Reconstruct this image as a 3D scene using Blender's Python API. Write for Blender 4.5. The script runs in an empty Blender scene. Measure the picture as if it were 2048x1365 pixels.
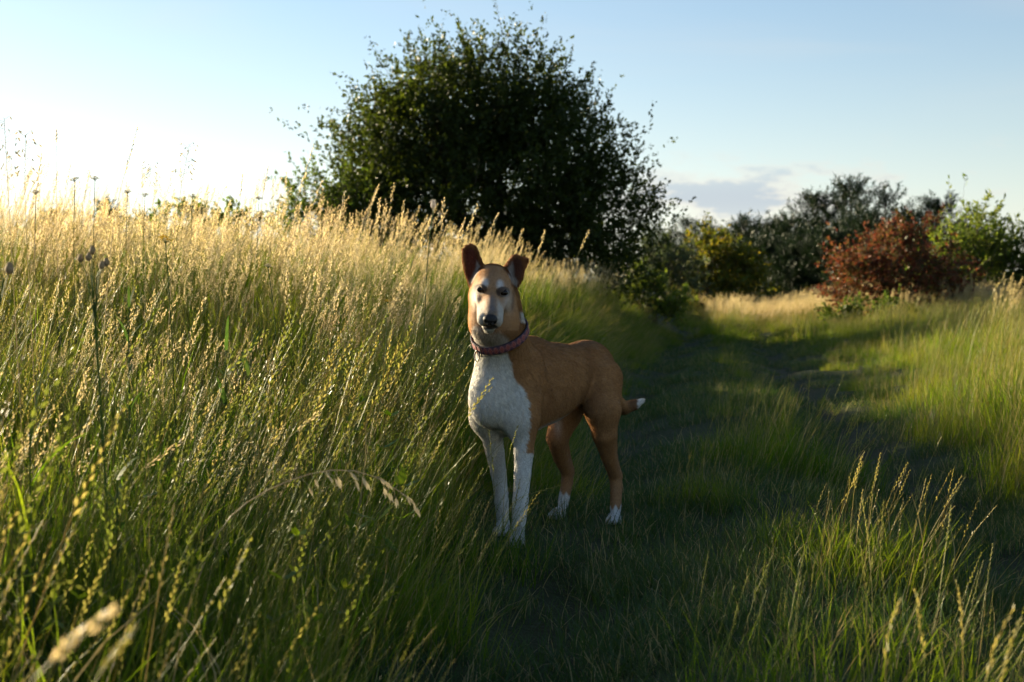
import bpy, math, random
import numpy as np
from mathutils import Vector, Matrix

# ------------------------------------------------------------------ camera, sky, sun
scene = bpy.context.scene
col = scene.collection
CAM_H = 0.78
FPX = 50.0 / 36.0 * 2048.0            # focal length in photograph pixels
PITCH = math.atan(82.5 / FPX)
cam_data = bpy.data.cameras.new('camera')
cam_data.lens = 50.0
cam_data.sensor_width = 36.0
cam_data.clip_start = 0.05
cam_data.clip_end = 6000.0
cam_data.dof.use_dof = True
cam_data.dof.focus_distance = 4.36
cam_data.dof.aperture_fstop = 5.6
cam_data.dof.aperture_blades = 7
cam = bpy.data.objects.new('camera', cam_data)
col.objects.link(cam)
cam.location = (0, 0, CAM_H)
cam.rotation_euler = (math.pi / 2 - PITCH, 0, 0)
scene.camera = cam

SUN_AZ = 55.0      # degrees to the left of the view direction
SUN_EL = 11.6
sdir = Vector((-math.sin(math.radians(SUN_AZ)) * math.cos(math.radians(SUN_EL)),
               math.cos(math.radians(SUN_AZ)) * math.cos(math.radians(SUN_EL)),
               math.sin(math.radians(SUN_EL))))
sun_data = bpy.data.lights.new('sun', 'SUN')
sun_data.energy = 5.0
sun_data.angle = math.radians(0.55)
sun_data.color = (1.0, 0.83, 0.54)
sun = bpy.data.objects.new('sun', sun_data)
col.objects.link(sun)
sun.rotation_euler = sdir.to_track_quat('Z', 'Y').to_euler()
sun.location = sdir * 50

world = bpy.data.worlds.new('World')
scene.world = world
world.use_nodes = True
wn = world.node_tree
wn.nodes.clear()


def nd(tree, kind, **kw):
    n = tree.nodes.new(kind)
    for k, v in kw.items():
        if k.startswith('i_'):
            n.inputs[k[2:].replace('_', ' ')].default_value = v
        else:
            setattr(n, k, v)
    return n


def mth(tree, op, a, b=None, c=None, clamp=False):
    n = tree.nodes.new('ShaderNodeMath')
    n.operation = op
    n.use_clamp = clamp
    for i, x in enumerate((a, b, c)):
        if x is None:
            continue
        if isinstance(x, (int, float)):
            n.inputs[i].default_value = x
        else:
            tree.links.new(x, n.inputs[i])
    return n.outputs[0]


def mixc(tree, fac, a, b, blend='MIX'):
    n = tree.nodes.new('ShaderNodeMix')
    n.data_type = 'RGBA'
    n.blend_type = blend
    for key, x in ((0, fac), (6, a), (7, b)):
        if isinstance(x, (int, float)):
            n.inputs[key].default_value = x
        elif isinstance(x, (tuple, list)):
            n.inputs[key].default_value = (*x, 1.0)[:4]
        else:
            tree.links.new(x, n.inputs[key])
    return n.outputs[2]


def smooth(tree, x, lo, hi):
    n = tree.nodes.new('ShaderNodeMapRange')
    n.interpolation_type = 'SMOOTHSTEP'
    tree.links.new(x, n.inputs['Value'])
    n.inputs['From Min'].default_value = lo
    n.inputs['From Max'].default_value = hi
    return n.outputs[0]


# Nishita sky with broken low clouds and thin high cirrus laid over it
sky = nd(wn, 'ShaderNodeTexSky', sky_type='NISHITA', sun_disc=False)
sky.sun_elevation = math.radians(SUN_EL)
sky.sun_rotation = math.radians(-SUN_AZ)
sky.air_density = 1.0
sky.dust_density = 0.35
sky.ozone_density = 2.2
sky.altitude = 200
wtc = nd(wn, 'ShaderNodeTexCoord')
wsep = nd(wn, 'ShaderNodeSeparateXYZ')
wn.links.new(wtc.outputs['Generated'], wsep.inputs[0])
DX, DY, DZ = wsep.outputs
elev = mth(wn, 'ARCSINE', DZ)
azim = mth(wn, 'ARCTAN2', DX, DY)
# pale summer haze: the sky washes out towards the horizon
lum = nd(wn, 'ShaderNodeRGBToBW')
wn.links.new(sky.outputs[0], lum.inputs[0])
wl = nd(wn, 'ShaderNodeCombineColor')
for i_, k_ in enumerate((1.05, 1.0, 0.91)):
    wn.links.new(mth(wn, 'MULTIPLY', lum.outputs[0], k_), wl.inputs[i_])
hz = mth(wn, 'ADD', 0.02, mth(wn, 'MULTIPLY', 0.78, mth(wn, 'POWER', 2.718, mth(wn, 'MULTIPLY', mth(wn, 'MAXIMUM', elev, 0.0), -8.0))))
hazy = mixc(wn, hz, sky.outputs[0], wl.outputs[0])
# broken cloud low over the horizon
cv = nd(wn, 'ShaderNodeCombineXYZ')
wn.links.new(mth(wn, 'MULTIPLY', azim, 22.0), cv.inputs[0])
wn.links.new(mth(wn, 'MULTIPLY', elev, 62.0), cv.inputs[1])
cn = nd(wn, 'ShaderNodeTexNoise')
cn.inputs['Scale'].default_value = 1.0
cn.inputs['Detail'].default_value = 8.0
cn.inputs['Roughness'].default_value = 0.58
wn.links.new(cv.outputs[0], cn.inputs['Vector'])
d1 = mth(wn, 'DIVIDE', mth(wn, 'SUBTRACT', elev, 0.070), 0.026)
band = mth(wn, 'POWER', 2.718, mth(wn, 'MULTIPLY', mth(wn, 'MULTIPLY', d1, d1), -1.0))
az2 = mth(wn, 'DIVIDE', mth(wn, 'SUBTRACT', azim, 0.150), 0.075)
loc = mth(wn, 'POWER', 2.718, mth(wn, 'MULTIPLY', mth(wn, 'MULTIPLY', az2, az2), -1.0))
dens = mth(wn, 'ADD', mth(wn, 'MULTIPLY', band, mth(wn, 'ADD', 0.02, mth(wn, 'MULTIPLY', loc, 0.30))), cn.outputs[0])
cmask = smooth(wn, dens, 0.56, 0.76)
ccore = smooth(wn, dens, 0.68, 0.82)
# thin streaky cirrus
cv2 = nd(wn, 'ShaderNodeCombineXYZ')
wn.links.new(mth(wn, 'MULTIPLY', azim, 3.0), cv2.inputs[0])
wn.links.new(mth(wn, 'MULTIPLY', elev, 16.0), cv2.inputs[1])
cn2 = nd(wn, 'ShaderNodeTexNoise')
cn2.inputs['Scale'].default_value = 1.0
cn2.inputs['Detail'].default_value = 6.0
cn2.inputs['Distortion'].default_value = 0.6
wn.links.new(cv2.outputs[0], cn2.inputs['Vector'])
cirrus = mth(wn, 'MULTIPLY', smooth(wn, cn2.outputs[0], 0.42, 0.75), 0.22)
bright = mixc(wn, 0.75, hazy, (4.0, 3.75, 3.4))
shade = mixc(wn, 0.75, hazy, (2.2, 2.5, 3.0))
c0 = mixc(wn, cirrus, hazy, bright)
ccol = mixc(wn, ccore, bright, shade)
c1 = mixc(wn, mth(wn, 'MULTIPLY', mth(wn, 'MULTIPLY', cmask, band), 0.95), c0, ccol)
wbg = nd(wn, 'ShaderNodeBackground')
wbg.inputs['Strength'].default_value = 0.056
wout = nd(wn, 'ShaderNodeOutputWorld')
wn.links.new(c1, wbg.inputs[0])
wn.links.new(wbg.outputs[0], wout.inputs[0])

vs = scene.view_settings
vs.view_transform = 'Standard'
vs.look = 'None'
vs.gamma = 1.0
vs.use_curve_mapping = False
vs.exposure = 1.98
cy = scene.cycles
cy.debug_use_spatial_splits = True
cy.use_light_tree = False
cy.max_bounces = 4
cy.diffuse_bounces = 3
cy.glossy_bounces = 2
cy.transmission_bounces = 3
cy.use_adaptive_sampling = True
cy.adaptive_threshold = 0.03
cy.transparent_max_bounces = 6
cy.caustics_reflective = False
cy.caustics_refractive = False
cy.sample_clamp_indirect = 4.0


def P(u, v, d):
    """Point of the place seen at photograph pixel (u, v) at y = d metres."""
    rx, ry, rz = (u - 1024.0) / FPX, (682.5 - v) / FPX, -1.0
    c, s = math.cos(math.pi / 2 - PITCH), math.sin(math.pi / 2 - PITCH)
    y, z = ry * c - rz * s, ry * s + rz * c
    k = d / y
    return np.array([rx * k, d, CAM_H + z * k])


def tag(o, label=None, cat=None, group=None, kind=None):
    if label: o['label'] = label
    if cat: o['category'] = cat
    if group: o['group'] = group
    if kind: o['kind'] = kind
    return o


def link(o, parent=None):
    col.objects.link(o)
    if parent is not None:
        o.parent = parent
    return o


def empty(name, loc):
    o = bpy.data.objects.new(name, None)
    o.location = loc
    o.empty_display_size = 0.1
    return link(o)


def mesh_np(name, verts, faces, mats=(), mat_idx=None, smooth_=False):
    """Mesh from arrays; faces = list of index tuples or one (n, k) array."""
    me = bpy.data.meshes.new(name)
    verts = np.asarray(verts, dtype=np.float32)
    if isinstance(faces, np.ndarray):
        n, k = faces.shape
        me.vertices.add(len(verts))
        me.vertices.foreach_set('co', verts.ravel())
        me.loops.add(n * k)
        me.loops.foreach_set('vertex_index', faces.astype(np.int32).ravel())
        me.polygons.add(n)
        me.polygons.foreach_set('loop_start', np.arange(0, n * k, k, dtype=np.int32))
    else:
        me.from_pydata(verts.tolist(), [], faces)
    for m in mats:
        me.materials.append(m)
    if mat_idx is not None:
        me.polygons.foreach_set('material_index', np.asarray(mat_idx, dtype=np.int32))
    if smooth_:
        me.polygons.foreach_set('use_smooth', np.ones(len(me.polygons), dtype=bool))
    me.update(calc_edges=True)
    return me


def obj(name, me, parent=None):
    return link(bpy.data.objects.new(name, me), parent)


class MB:
    """Collects faces for one mesh."""
    def __init__(s):
        s.v, s.f, s.m = [], [], []

    def add(s, verts, faces, mat=0):
        o = len(s.v)
        s.v.extend([tuple(map(float, p)) for p in verts])
        s.f.extend([tuple(i + o for i in f) for f in faces])
        s.m.extend([mat] * len(faces))

    def tube(s, pts, radii, n=5, mat=0, cap=True):
        pts = [np.asarray(p, float) for p in pts]
        rings = []
        ref = np.array([0.3, 0.9, 0.2])
        for i, p in enumerate(pts):
            t = pts[min(i + 1, len(pts) - 1)] - pts[max(i - 1, 0)]
            t = t / (np.linalg.norm(t) + 1e-9)
            a = np.cross(t, ref)
            if np.linalg.norm(a) < 0.1:
                a = np.cross(t, np.array([1.0, 0, 0]))
            a /= np.linalg.norm(a)
            b = np.cross(t, a)
            rings.append([p + radii[i] * (math.cos(2 * math.pi * k / n) * a + math.sin(2 * math.pi * k / n) * b) for k in range(n)])
        verts = [q for r in rings for q in r]
        faces = []
        for i in range(len(pts) - 1):
            for k in range(n):
                faces.append((i * n + k, i * n + (k + 1) % n, (i + 1) * n + (k + 1) % n, (i + 1) * n + k))
        if cap:
            faces.append(tuple(reversed(range(n))))
            faces.append(tuple((len(pts) - 1) * n + k for k in range(n)))
        s.add(verts, faces, mat)

    def rhomb(s, p, d, side, ln, w, mat=0):
        p, d, side = np.asarray(p), np.asarray(d), np.asarray(side)
        s.add([p, p + d * ln * 0.45 + side * w * 0.5, p + d * ln, p + d * ln * 0.45 - side * w * 0.5], [(0, 1, 2, 3)], mat)

    def build(s, name, mats, parent=None, smooth_=False):
        me = mesh_np(name, s.v, s.f, mats, s.m, smooth_)
        return obj(name, me, parent)

    def mesh(s, name, mats, smooth_=False):
        return mesh_np(name, s.v, s.f, mats, s.m, smooth_)


def unit(v):
    v = np.asarray(v, float)
    return v / (np.linalg.norm(v) + 1e-12)


def sst(x, lo, hi):
    t = np.clip((np.asarray(x, float) - lo) / (hi - lo), 0, 1)
    return t * t * (3 - 2 * t)


# ------------------------------------------------------------------ materials
def new_mat(name):
    m = bpy.data.materials.new(name)
    m.use_nodes = True
    t = m.node_tree
    t.nodes.clear()
    out = t.nodes.new('ShaderNodeOutputMaterial')
    return m, t, out


def leaf_mat(name, cols, trans, tfac=0.45, rough=0.5, attr=None, patch=0.0, spec=0.35):
    """Thin leaf: diffuse top, translucent, slight gloss. cols: list of base colours picked by a random value."""
    m, t, out = new_mat(name)
    if attr:
        a = nd(t, 'ShaderNodeAttribute', attribute_name=attr)
        rnd = a.outputs['Fac']
    else:
        oi = nd(t, 'ShaderNodeObjectInfo')
        rnd = oi.outputs['Random']
    if patch > 0:
        geo = nd(t, 'ShaderNodeNewGeometry')
        no = nd(t, 'ShaderNodeTexNoise')
        no.inputs['Scale'].default_value = patch
        no.inputs['Detail'].default_value = 2.0
        t.links.new(geo.outputs['Position'], no.inputs['Vector'])
        rnd = mth(t, 'ADD', mth(t, 'MULTIPLY', rnd, 0.55), mth(t, 'MULTIPLY', smooth(t, no.outputs[0], 0.3, 0.7), 0.45))
    cr = nd(t, 'ShaderNodeValToRGB')
    els = cr.color_ramp.elements
    while len(els) < len(cols):
        els.new(0.5)
    for i, c in enumerate(cols):
        els[i].position = i / max(1, len(cols) - 1)
        els[i].color = (*c, 1)
    t.links.new(rnd, cr.inputs[0])
    pb = nd(t, 'ShaderNodeBsdfPrincipled')
    pb.inputs['Roughness'].default_value = rough
    pb.inputs['Specular IOR Level'].default_value = spec
    t.links.new(cr.outputs[0], pb.inputs['Base Color'])
    tr = nd(t, 'ShaderNodeBsdfTranslucent')
    tc = mixc(t, 1.0, cr.outputs[0], trans, 'MULTIPLY')
    t.links.new(tc, tr.inputs[0])
    mx = nd(t, 'ShaderNodeMixShader')
    mx.inputs[0].default_value = tfac
    t.links.new(pb.outputs[0], mx.inputs[1])
    t.links.new(tr.outputs[0], mx.inputs[2])
    t.links.new(mx.outputs[0], out.inputs[0])
    return m


def plain_mat(name, c, rough=0.6, spec=0.4, noise=0.0, nscale=40.0, c2=None, bump=0.0):
    m, t, out = new_mat(name)
    pb = nd(t, 'ShaderNodeBsdfPrincipled')
    pb.inputs['Roughness'].default_value = rough
    pb.inputs['Specular IOR Level'].default_value = spec
    if c2 is not None:
        tc = nd(t, 'ShaderNodeTexCoord')
        no = nd(t, 'ShaderNodeTexNoise')
        no.inputs['Scale'].default_value = nscale
        no.inputs['Detail'].default_value = 5.0
        t.links.new(tc.outputs['Object'], no.inputs['Vector'])
        t.links.new(mixc(t, smooth(t, no.outputs[0], 0.35, 0.65), c, c2), pb.inputs['Base Color'])
        if bump:
            b = nd(t, 'ShaderNodeBump')
            b.inputs['Strength'].default_value = bump
            t.links.new(no.outputs[0], b.inputs['Height'])
            t.links.new(b.outputs[0], pb.inputs['Normal'])
    else:
        pb.inputs['Base Color'].default_value = (*c, 1)
    t.links.new(pb.outputs[0], out.inputs[0])
    return m
# ------------------------------------------------------------------ terrain
def track_x(y):
    yy = np.clip(y, -20, 60)
    return 0.85 + 0.115 * (yy - 4.3) + 0.0012 * np.clip(yy - 4.3, 0, 60) ** 2


def lumps(x, y):
    return (0.5 * np.sin(1.7 * x + 0.6 * np.sin(1.3 * y)) * np.sin(1.4 * y + 0.9)
            + 0.3 * np.sin(4.1 * x + 1.7 * y) * np.sin(3.3 * y - 1.9 * x + 1.0)
            + 0.2 * np.sin(9.3 * x - 4.0 * y) * np.sin(8.1 * y + 3.0 * x))


def gz(x, y):
    x = np.asarray(x, float); y = np.asarray(y, float)
    off = x - track_x(y)
    z = np.zeros(np.broadcast(x, y).shape)
    near = 1 - sst(y, 55, 120)
    step = 0.05 + 0.40 * sst(y, 4.5, 11.0)
    z = z + near * (step * sst(-off, 0.95, 1.9) + 0.055 * np.clip(-off - 1.2, 0, 7.0))
    z = z + near * (0.10 * sst(off, 1.05, 1.8) + 0.02 * np.clip(off - 1.8, 0, 6))
    z = z - near * 0.065 * (np.exp(-((off + 0.66) / 0.20) ** 2) + 1.1 * np.exp(-((off - 0.66) / 0.20) ** 2))
    z = z + near * 0.045 * np.exp(-(off / 0.34) ** 2)
    z = z + 0.020 * np.clip(y - 22, 0, 40)
    z = z + 0.03 * lumps(x, y) * near
    # level patch where the dog stands
    m = np.exp(-(((x - 0.12) / 0.75) ** 2 + ((y - 4.75) / 0.75) ** 2) ** 2)
    return z * (1 - m)


def axis(lo, hi, fine, step, far):
    a = list(np.arange(fine[0], fine[1], step))
    s, p = step, fine[1]
    while p < far:
        a.append(p); p += s; s *= 1.22
    a.append(far)
    s, p = step * 1.22, fine[0] - step
    b = []
    while p > -far:
        b.append(p); s *= 1.22; p -= s
    b.append(-far)
    return np.array(sorted(b) + a)


gx = axis(0, 0, (-7.0, 8.0), 0.055, 2500.0)
gy = axis(0, 0, (0.5, 20.0), 0.075, 2500.0)
GX, GY = np.meshgrid(gx, gy, indexing='ij')
gv = np.stack([GX.ravel(), GY.ravel(), gz(GX, GY).ravel()], 1)
nx, ny = len(gx), len(gy)
gi = np.arange(nx * ny).reshape(nx, ny)
gf = np.stack([gi[:-1, :-1].ravel(), gi[1:, :-1].ravel(), gi[1:, 1:].ravel(), gi[:-1, 1:].ravel()], 1)

m_ground, t, out = new_mat('soil_and_turf')
geo = nd(t, 'ShaderNodeNewGeometry')
ga = nd(t, 'ShaderNodeAttribute', attribute_name='bare')
n1 = nd(t, 'ShaderNodeTexNoise'); n1.inputs['Scale'].default_value = 9; n1.inputs['Detail'].default_value = 8
n2 = nd(t, 'ShaderNodeTexNoise'); n2.inputs['Scale'].default_value = 55; n2.inputs['Detail'].default_value = 6
t.links.new(geo.outputs['Position'], n1.inputs['Vector']); t.links.new(geo.outputs['Position'], n2.inputs['Vector'])
soil = mixc(t, n2.outputs[0], (0.030, 0.022, 0.014), (0.080, 0.058, 0.038))
turf = mixc(t, n1.outputs[0], (0.018, 0.026, 0.008), (0.050, 0.060, 0.020))
bare = mth(t, 'ADD', ga.outputs['Fac'], mth(t, 'SUBTRACT', mth(t, 'MULTIPLY', n1.outputs[0], 1.1), 0.55), clamp=True)
pb = nd(t, 'ShaderNodeBsdfPrincipled'); pb.inputs['Roughness'].default_value = 0.95; pb.inputs['Specular IOR Level'].default_value = 0.15
t.links.new(mixc(t, bare, turf, soil), pb.inputs['Base Color'])
bp = nd(t, 'ShaderNodeBump'); bp.inputs['Strength'].default_value = 0.8; bp.inputs['Distance'].default_value = 0.03
t.links.new(n2.outputs[0], bp.inputs['Height']); t.links.new(bp.outputs[0], pb.inputs['Normal'])
t.links.new(pb.outputs[0], out.inputs[0])
gm = mesh_np('ground', gv, gf, [m_ground], smooth_=True)
goff = GX - track_x(GY)
barev = (np.exp(-((goff + 0.66) / 0.15) ** 2) * 0.3 + 0.55 * np.exp(-((goff - 0.66) / 0.15) ** 2)) * (1 - sst(GY, 18, 26))
at = gm.attributes.new('bare', 'FLOAT', 'POINT')
at.data.foreach_set('value', barev.ravel().astype(np.float32))
ground = obj('ground', gm)
tag(ground, 'grassy ground with two worn wheel ruts and a raised bank', 'ground', kind='structure')
# ------------------------------------------------------------------ grass
M_BLADE = leaf_mat('grass_blade', [(0.036, 0.085, 0.007), (0.066, 0.125, 0.010), (0.105, 0.155, 0.015), (0.160, 0.180, 0.026)], (2.1, 1.8, 0.7), 0.60, 0.42, patch=1.3, spec=0.16)
M_SHORT = leaf_mat('turf_blade', [(0.026, 0.058, 0.012), (0.040, 0.080, 0.018), (0.066, 0.092, 0.024)], (1.8, 1.7, 0.8), 0.45, 0.5, patch=2.0)
M_STEM = leaf_mat('grass_stem', [(0.14, 0.18, 0.03), (0.25, 0.24, 0.06), (0.38, 0.31, 0.12)], (1.4, 1.25, 0.7), 0.40, 0.5, spec=0.18)
M_GOLD = leaf_mat('dry_panicle', [(0.50, 0.40, 0.20), (0.62, 0.51, 0.29), (0.56, 0.43, 0.26)], (1.15, 1.1, 0.9), 0.58, 0.5)
M_RYE = leaf_mat('rye_spikelet', [(0.11, 0.15, 0.028), (0.18, 0.19, 0.05), (0.30, 0.26, 0.10)], (1.35, 1.25, 0.75), 0.50, 0.45)
M_DRY = leaf_mat('dead_blade', [(0.30, 0.24, 0.10), (0.40, 0.32, 0.14)], (1.2, 1.1, 0.8), 0.42, 0.6)
GM = [M_BLADE, M_STEM, M_GOLD, M_RYE, M_DRY, M_SHORT]


def curve_pts(base, az, length, lean, curl, seg):
    pts = [np.array(base, float)]
    for i in range(seg):
        t = (i + 0.5) / seg
        a = lean + curl * t ** 1.6
        d = np.array([math.sin(a) * math.cos(az), math.sin(a) * math.sin(az), math.cos(a)])
        pts.append(pts[-1] + d * length / seg)
    return pts


def blade(b, rg, base, az, length, width, lean, curl, mat, seg=4):
    pts = curve_pts(base, az, length, lean, curl, seg)
    tw = az + math.pi / 2 + rg.uniform(-0.7, 0.7)
    sd = np.array([math.cos(tw), math.sin(tw), 0.0])
    v = []
    for i, p in enumerate(pts[:-1]):
        t = i / seg
        w = width * 0.5 * (0.75 + 0.25 * min(1, t * 4)) * (1 - t) ** 0.55
        v += [p - sd * w, p + sd * w]
    v.append(pts[-1])
    f = [(2 * i, 2 * i + 1, 2 * i + 3, 2 * i + 2) for i in range(seg - 1)]
    f.append((2 * seg - 2, 2 * seg - 1, 2 * seg))
    b.add(v, f, mat)


def panicle(b, rg, pts, mat, ln, spread, n, size):
    """Feathery seed head along the end of a stem."""
    tip, d = pts[-1], unit(pts[-1] - pts[-2])
    for i in range(n):
        t = (i + rg.random()) / n
        az = rg.uniform(0, 2 * math.pi)
        a = unit(np.cross(d, [math.cos(az), math.sin(az), 0.3]))
        env = math.sin(math.pi * min(1, 0.12 + 0.88 * t)) ** 0.7
        p = tip - d * ln * (1 - t) + a * spread * env * rg.uniform(0.1, 1.0)
        dd = unit(d + a * rg.uniform(0.1, 0.7) + np.array([0, 0, -0.1]))
        sd = unit(np.cross(dd, [rg.uniform(-1, 1), rg.uniform(-1, 1), rg.uniform(-1, 1)]))
        s = size * rg.uniform(0.7, 1.3)
        b.rhomb(p, dd, sd, s, s * 0.36, mat)


def spike(b, rg, pts, mat, ln, n, size):
    """Rye-grass ear: spikelets set alternately on either side of the stem."""
    tip, d = pts[-1], unit(pts[-1] - pts[-2])
    az = rg.uniform(0, math.pi)
    a = unit(np.cross(d, [math.cos(az), math.sin(az), 0.2]))
    c = np.cross(d, a)
    for i in range(n):
        t = i / n
        s = 1 if i % 2 else -1
        p = tip - d * ln * (1 - t)
        dd = unit(d + a * s * 0.42 + c * rg.uniform(-0.2, 0.2))
        sz = size * (1 - 0.4 * t) * rg.uniform(0.85, 1.15)
        b.rhomb(p, dd, unit(np.cross(dd, c + 0.6 * a * rg.uniform(-1, 1))), sz, sz * 0.33, mat)


def stem(b, rg, base, az, length, r, lean, curl, seg=4, mat=1):
    pts = curve_pts(base, az, length, lean, curl, seg)
    b.tube(pts, [r * (1 - 0.5 * i / seg) for i in range(seg + 1)], 3, mat, cap=False)
    return pts


def spot(rg, rad):
    a, r = rg.uniform(0, 2 * math.pi), rad * math.sqrt(rg.random())
    return (r * math.cos(a), r * math.sin(a), -0.02)


def grow(kind, rg):
    b = MB()
    if kind == 'tall':
        for _ in range(17):
            blade(b, rg, spot(rg, 0.07), rg.uniform(0, 6.28), rg.uniform(0.35, 0.72), rg.uniform(0.004, 0.0075), rg.uniform(0.02, 0.25), rg.uniform(0.2, 1.2), 0 if rg.random() < 0.85 else 4)
        for _ in range(4):
            L = rg.uniform(0.70, 0.98)
            p = stem(b, rg, spot(rg, 0.06), rg.uniform(-0.9, 0.9), L, 0.0013, rg.uniform(0.0, 0.12), rg.uniform(0.05, 0.35))
            panicle(b, rg, p, 2, rg.uniform(0.10, 0.16), rg.uniform(0.006, 0.014), 34, 0.011)
            blade(b, rg, p[2], rg.uniform(0, 6.28), rg.uniform(0.12, 0.22), 0.004, 0.3, 0.8, 0, 3)
        for _ in range(1):
            L = rg.uniform(0.6, 0.85)
            p = stem(b, rg, spot(rg, 0.06), rg.uniform(-1.2, 1.2), L, 0.0011, rg.uniform(0.05, 0.25), rg.uniform(0.1, 0.4))
            spike(b, rg, p, 3, rg.uniform(0.12, 0.17), 16, 0.014)
    elif kind == 'rye':
        for _ in range(24):
            blade(b, rg, spot(rg, 0.08), rg.uniform(0, 6.28), rg.uniform(0.25, 0.62), rg.uniform(0.003, 0.0065), rg.uniform(0.02, 0.25), rg.uniform(0.1, 0.9), 0 if rg.random() < 0.92 else 4)
        for _ in range(3):
            L = rg.uniform(0.48, 0.78)
            p = stem(b, rg, spot(rg, 0.07), rg.uniform(-2.2, 2.2), L, 0.0010, rg.uniform(0.02, 0.26), rg.uniform(0.05, 0.5))
            spike(b, rg, p, 3, rg.uniform(0.11, 0.18), 18, 0.0102)
    elif kind == 'mid':
        for _ in range(22):
            blade(b, rg, spot(rg, 0.08), rg.uniform(0, 6.28), rg.uniform(0.12, 0.30), rg.uniform(0.003, 0.0055), rg.uniform(0.02, 0.35), rg.uniform(0.2, 1.2), 0 if rg.random() < 0.93 else 4)
        for _ in range(3):
            L = rg.uniform(0.26, 0.46)
            p = stem(b, rg, spot(rg, 0.07), rg.uniform(-1.2, 1.2), L, 0.0009, rg.uniform(0.02, 0.25), rg.uniform(0.05, 0.4))
            spike(b, rg, p, 3, rg.uniform(0.08, 0.13), 13, 0.0105)
    elif kind == 'short':
        for _ in range(30):
            blade(b, rg, spot(rg, 0.08), rg.uniform(0, 6.28), rg.uniform(0.045, 0.14), rg.uniform(0.002, 0.004), rg.uniform(0.05, 0.7), rg.uniform(0.2, 1.2), 5 if rg.random() < 0.88 else 4, 3)
    elif kind == 'plume':      # straw-coloured stand of the far meadow and verge
        for _ in range(10):
            blade(b, rg, spot(rg, 0.10), rg.uniform(0, 6.28), rg.uniform(0.3, 0.6), rg.uniform(0.005, 0.009), rg.uniform(0.02, 0.3), rg.uniform(0.2, 1.0), 0 if rg.random() < 0.4 else 4)
        for _ in range(7):
            L = rg.uniform(0.6, 0.95)
            p = stem(b, rg, spot(rg, 0.10), rg.uniform(-0.9, 0.9), L, 0.0016, rg.uniform(0.0, 0.12), rg.uniform(0.05, 0.35))
            panicle(b, rg, p, 2, rg.uniform(0.12, 0.19), rg.uniform(0.007, 0.015), 30, 0.015)
    elif kind == 'herb':       # broad-leaved weeds between the grass
        for _ in range(3):
            p = stem(b, rg, spot(rg, 0.04), rg.uniform(0, 6.28), rg.uniform(0.25, 0.5), 0.002, rg.uniform(0.0, 0.2), 0.2, 5)
            for i in range(1, 6):
                for s in range(3):
                    az = rg.uniform(0, 6.28)
                    d = unit([math.cos(az), math.sin(az), rg.uniform(0.2, 0.9)])
                    sd = unit(np.cross(d, [0, 0, 1]))
                    b.rhomb(p[i], d, sd, rg.uniform(0.035, 0.07), rg.uniform(0.012, 0.022), 0)
    return b



# a patch = several tufts, each with its own lean, turn and size
PATCH = {'tall': (13, 0.30), 'rye': (14, 0.26), 'mid': (8, 0.20), 'short': (16, 0.24), 'plume': (7, 0.36), 'herb': (1, 0.0)}


def patch(kind, seed):
    rg = random.Random(seed)
    n, rad = PATCH[kind]
    V_, F_, M_, o = [], [], [], 0
    for q in range(n):
        b = grow(kind, rg)
        v = np.array(b.v)
        s_ = rg.uniform(0.78, 1.18)
        rot = np.array(Matrix.Rotation(rg.gauss({'tall': 0.08, 'rye': 0.03, 'mid': 0.06, 'plume': 0.07}.get(kind, 0.0), 0.11), 3, 'Y') @ Matrix.Rotation(rg.gauss(0, 0.08), 3, 'X') @ Matrix.Rotation(rg.uniform(-0.9, 0.9), 3, 'Z'))
        v = (v * s_) @ rot.T
        a, rr = q * 2.399963 + rg.uniform(-0.4, 0.4), rad * math.sqrt((q + 0.5) / n)
        v[:, 0] += rr * math.cos(a)
        v[:, 1] += rr * math.sin(a)
        V_.append(v)
        F_.extend([tuple(i + o for i in f) for f in b.f])
        M_.extend(b.m)
        o += len(v)
    me = mesh_np('patch_' + kind, np.concatenate(V_), F_, GM, M_)
    return bpy.data.objects.new('patch_%s_%d' % (kind, seed), me)


KINDS = {'tall': 7, 'rye': 7, 'mid': 7, 'short': 6, 'plume': 5, 'herb': 3}
tcol = {}
for k, n in KINDS.items():
    c = bpy.data.collections.new('tufts_' + k)
    for i in range(n):
        c.objects.link(patch(k, 100 * len(tcol) + i))
    tcol[k] = c


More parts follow.
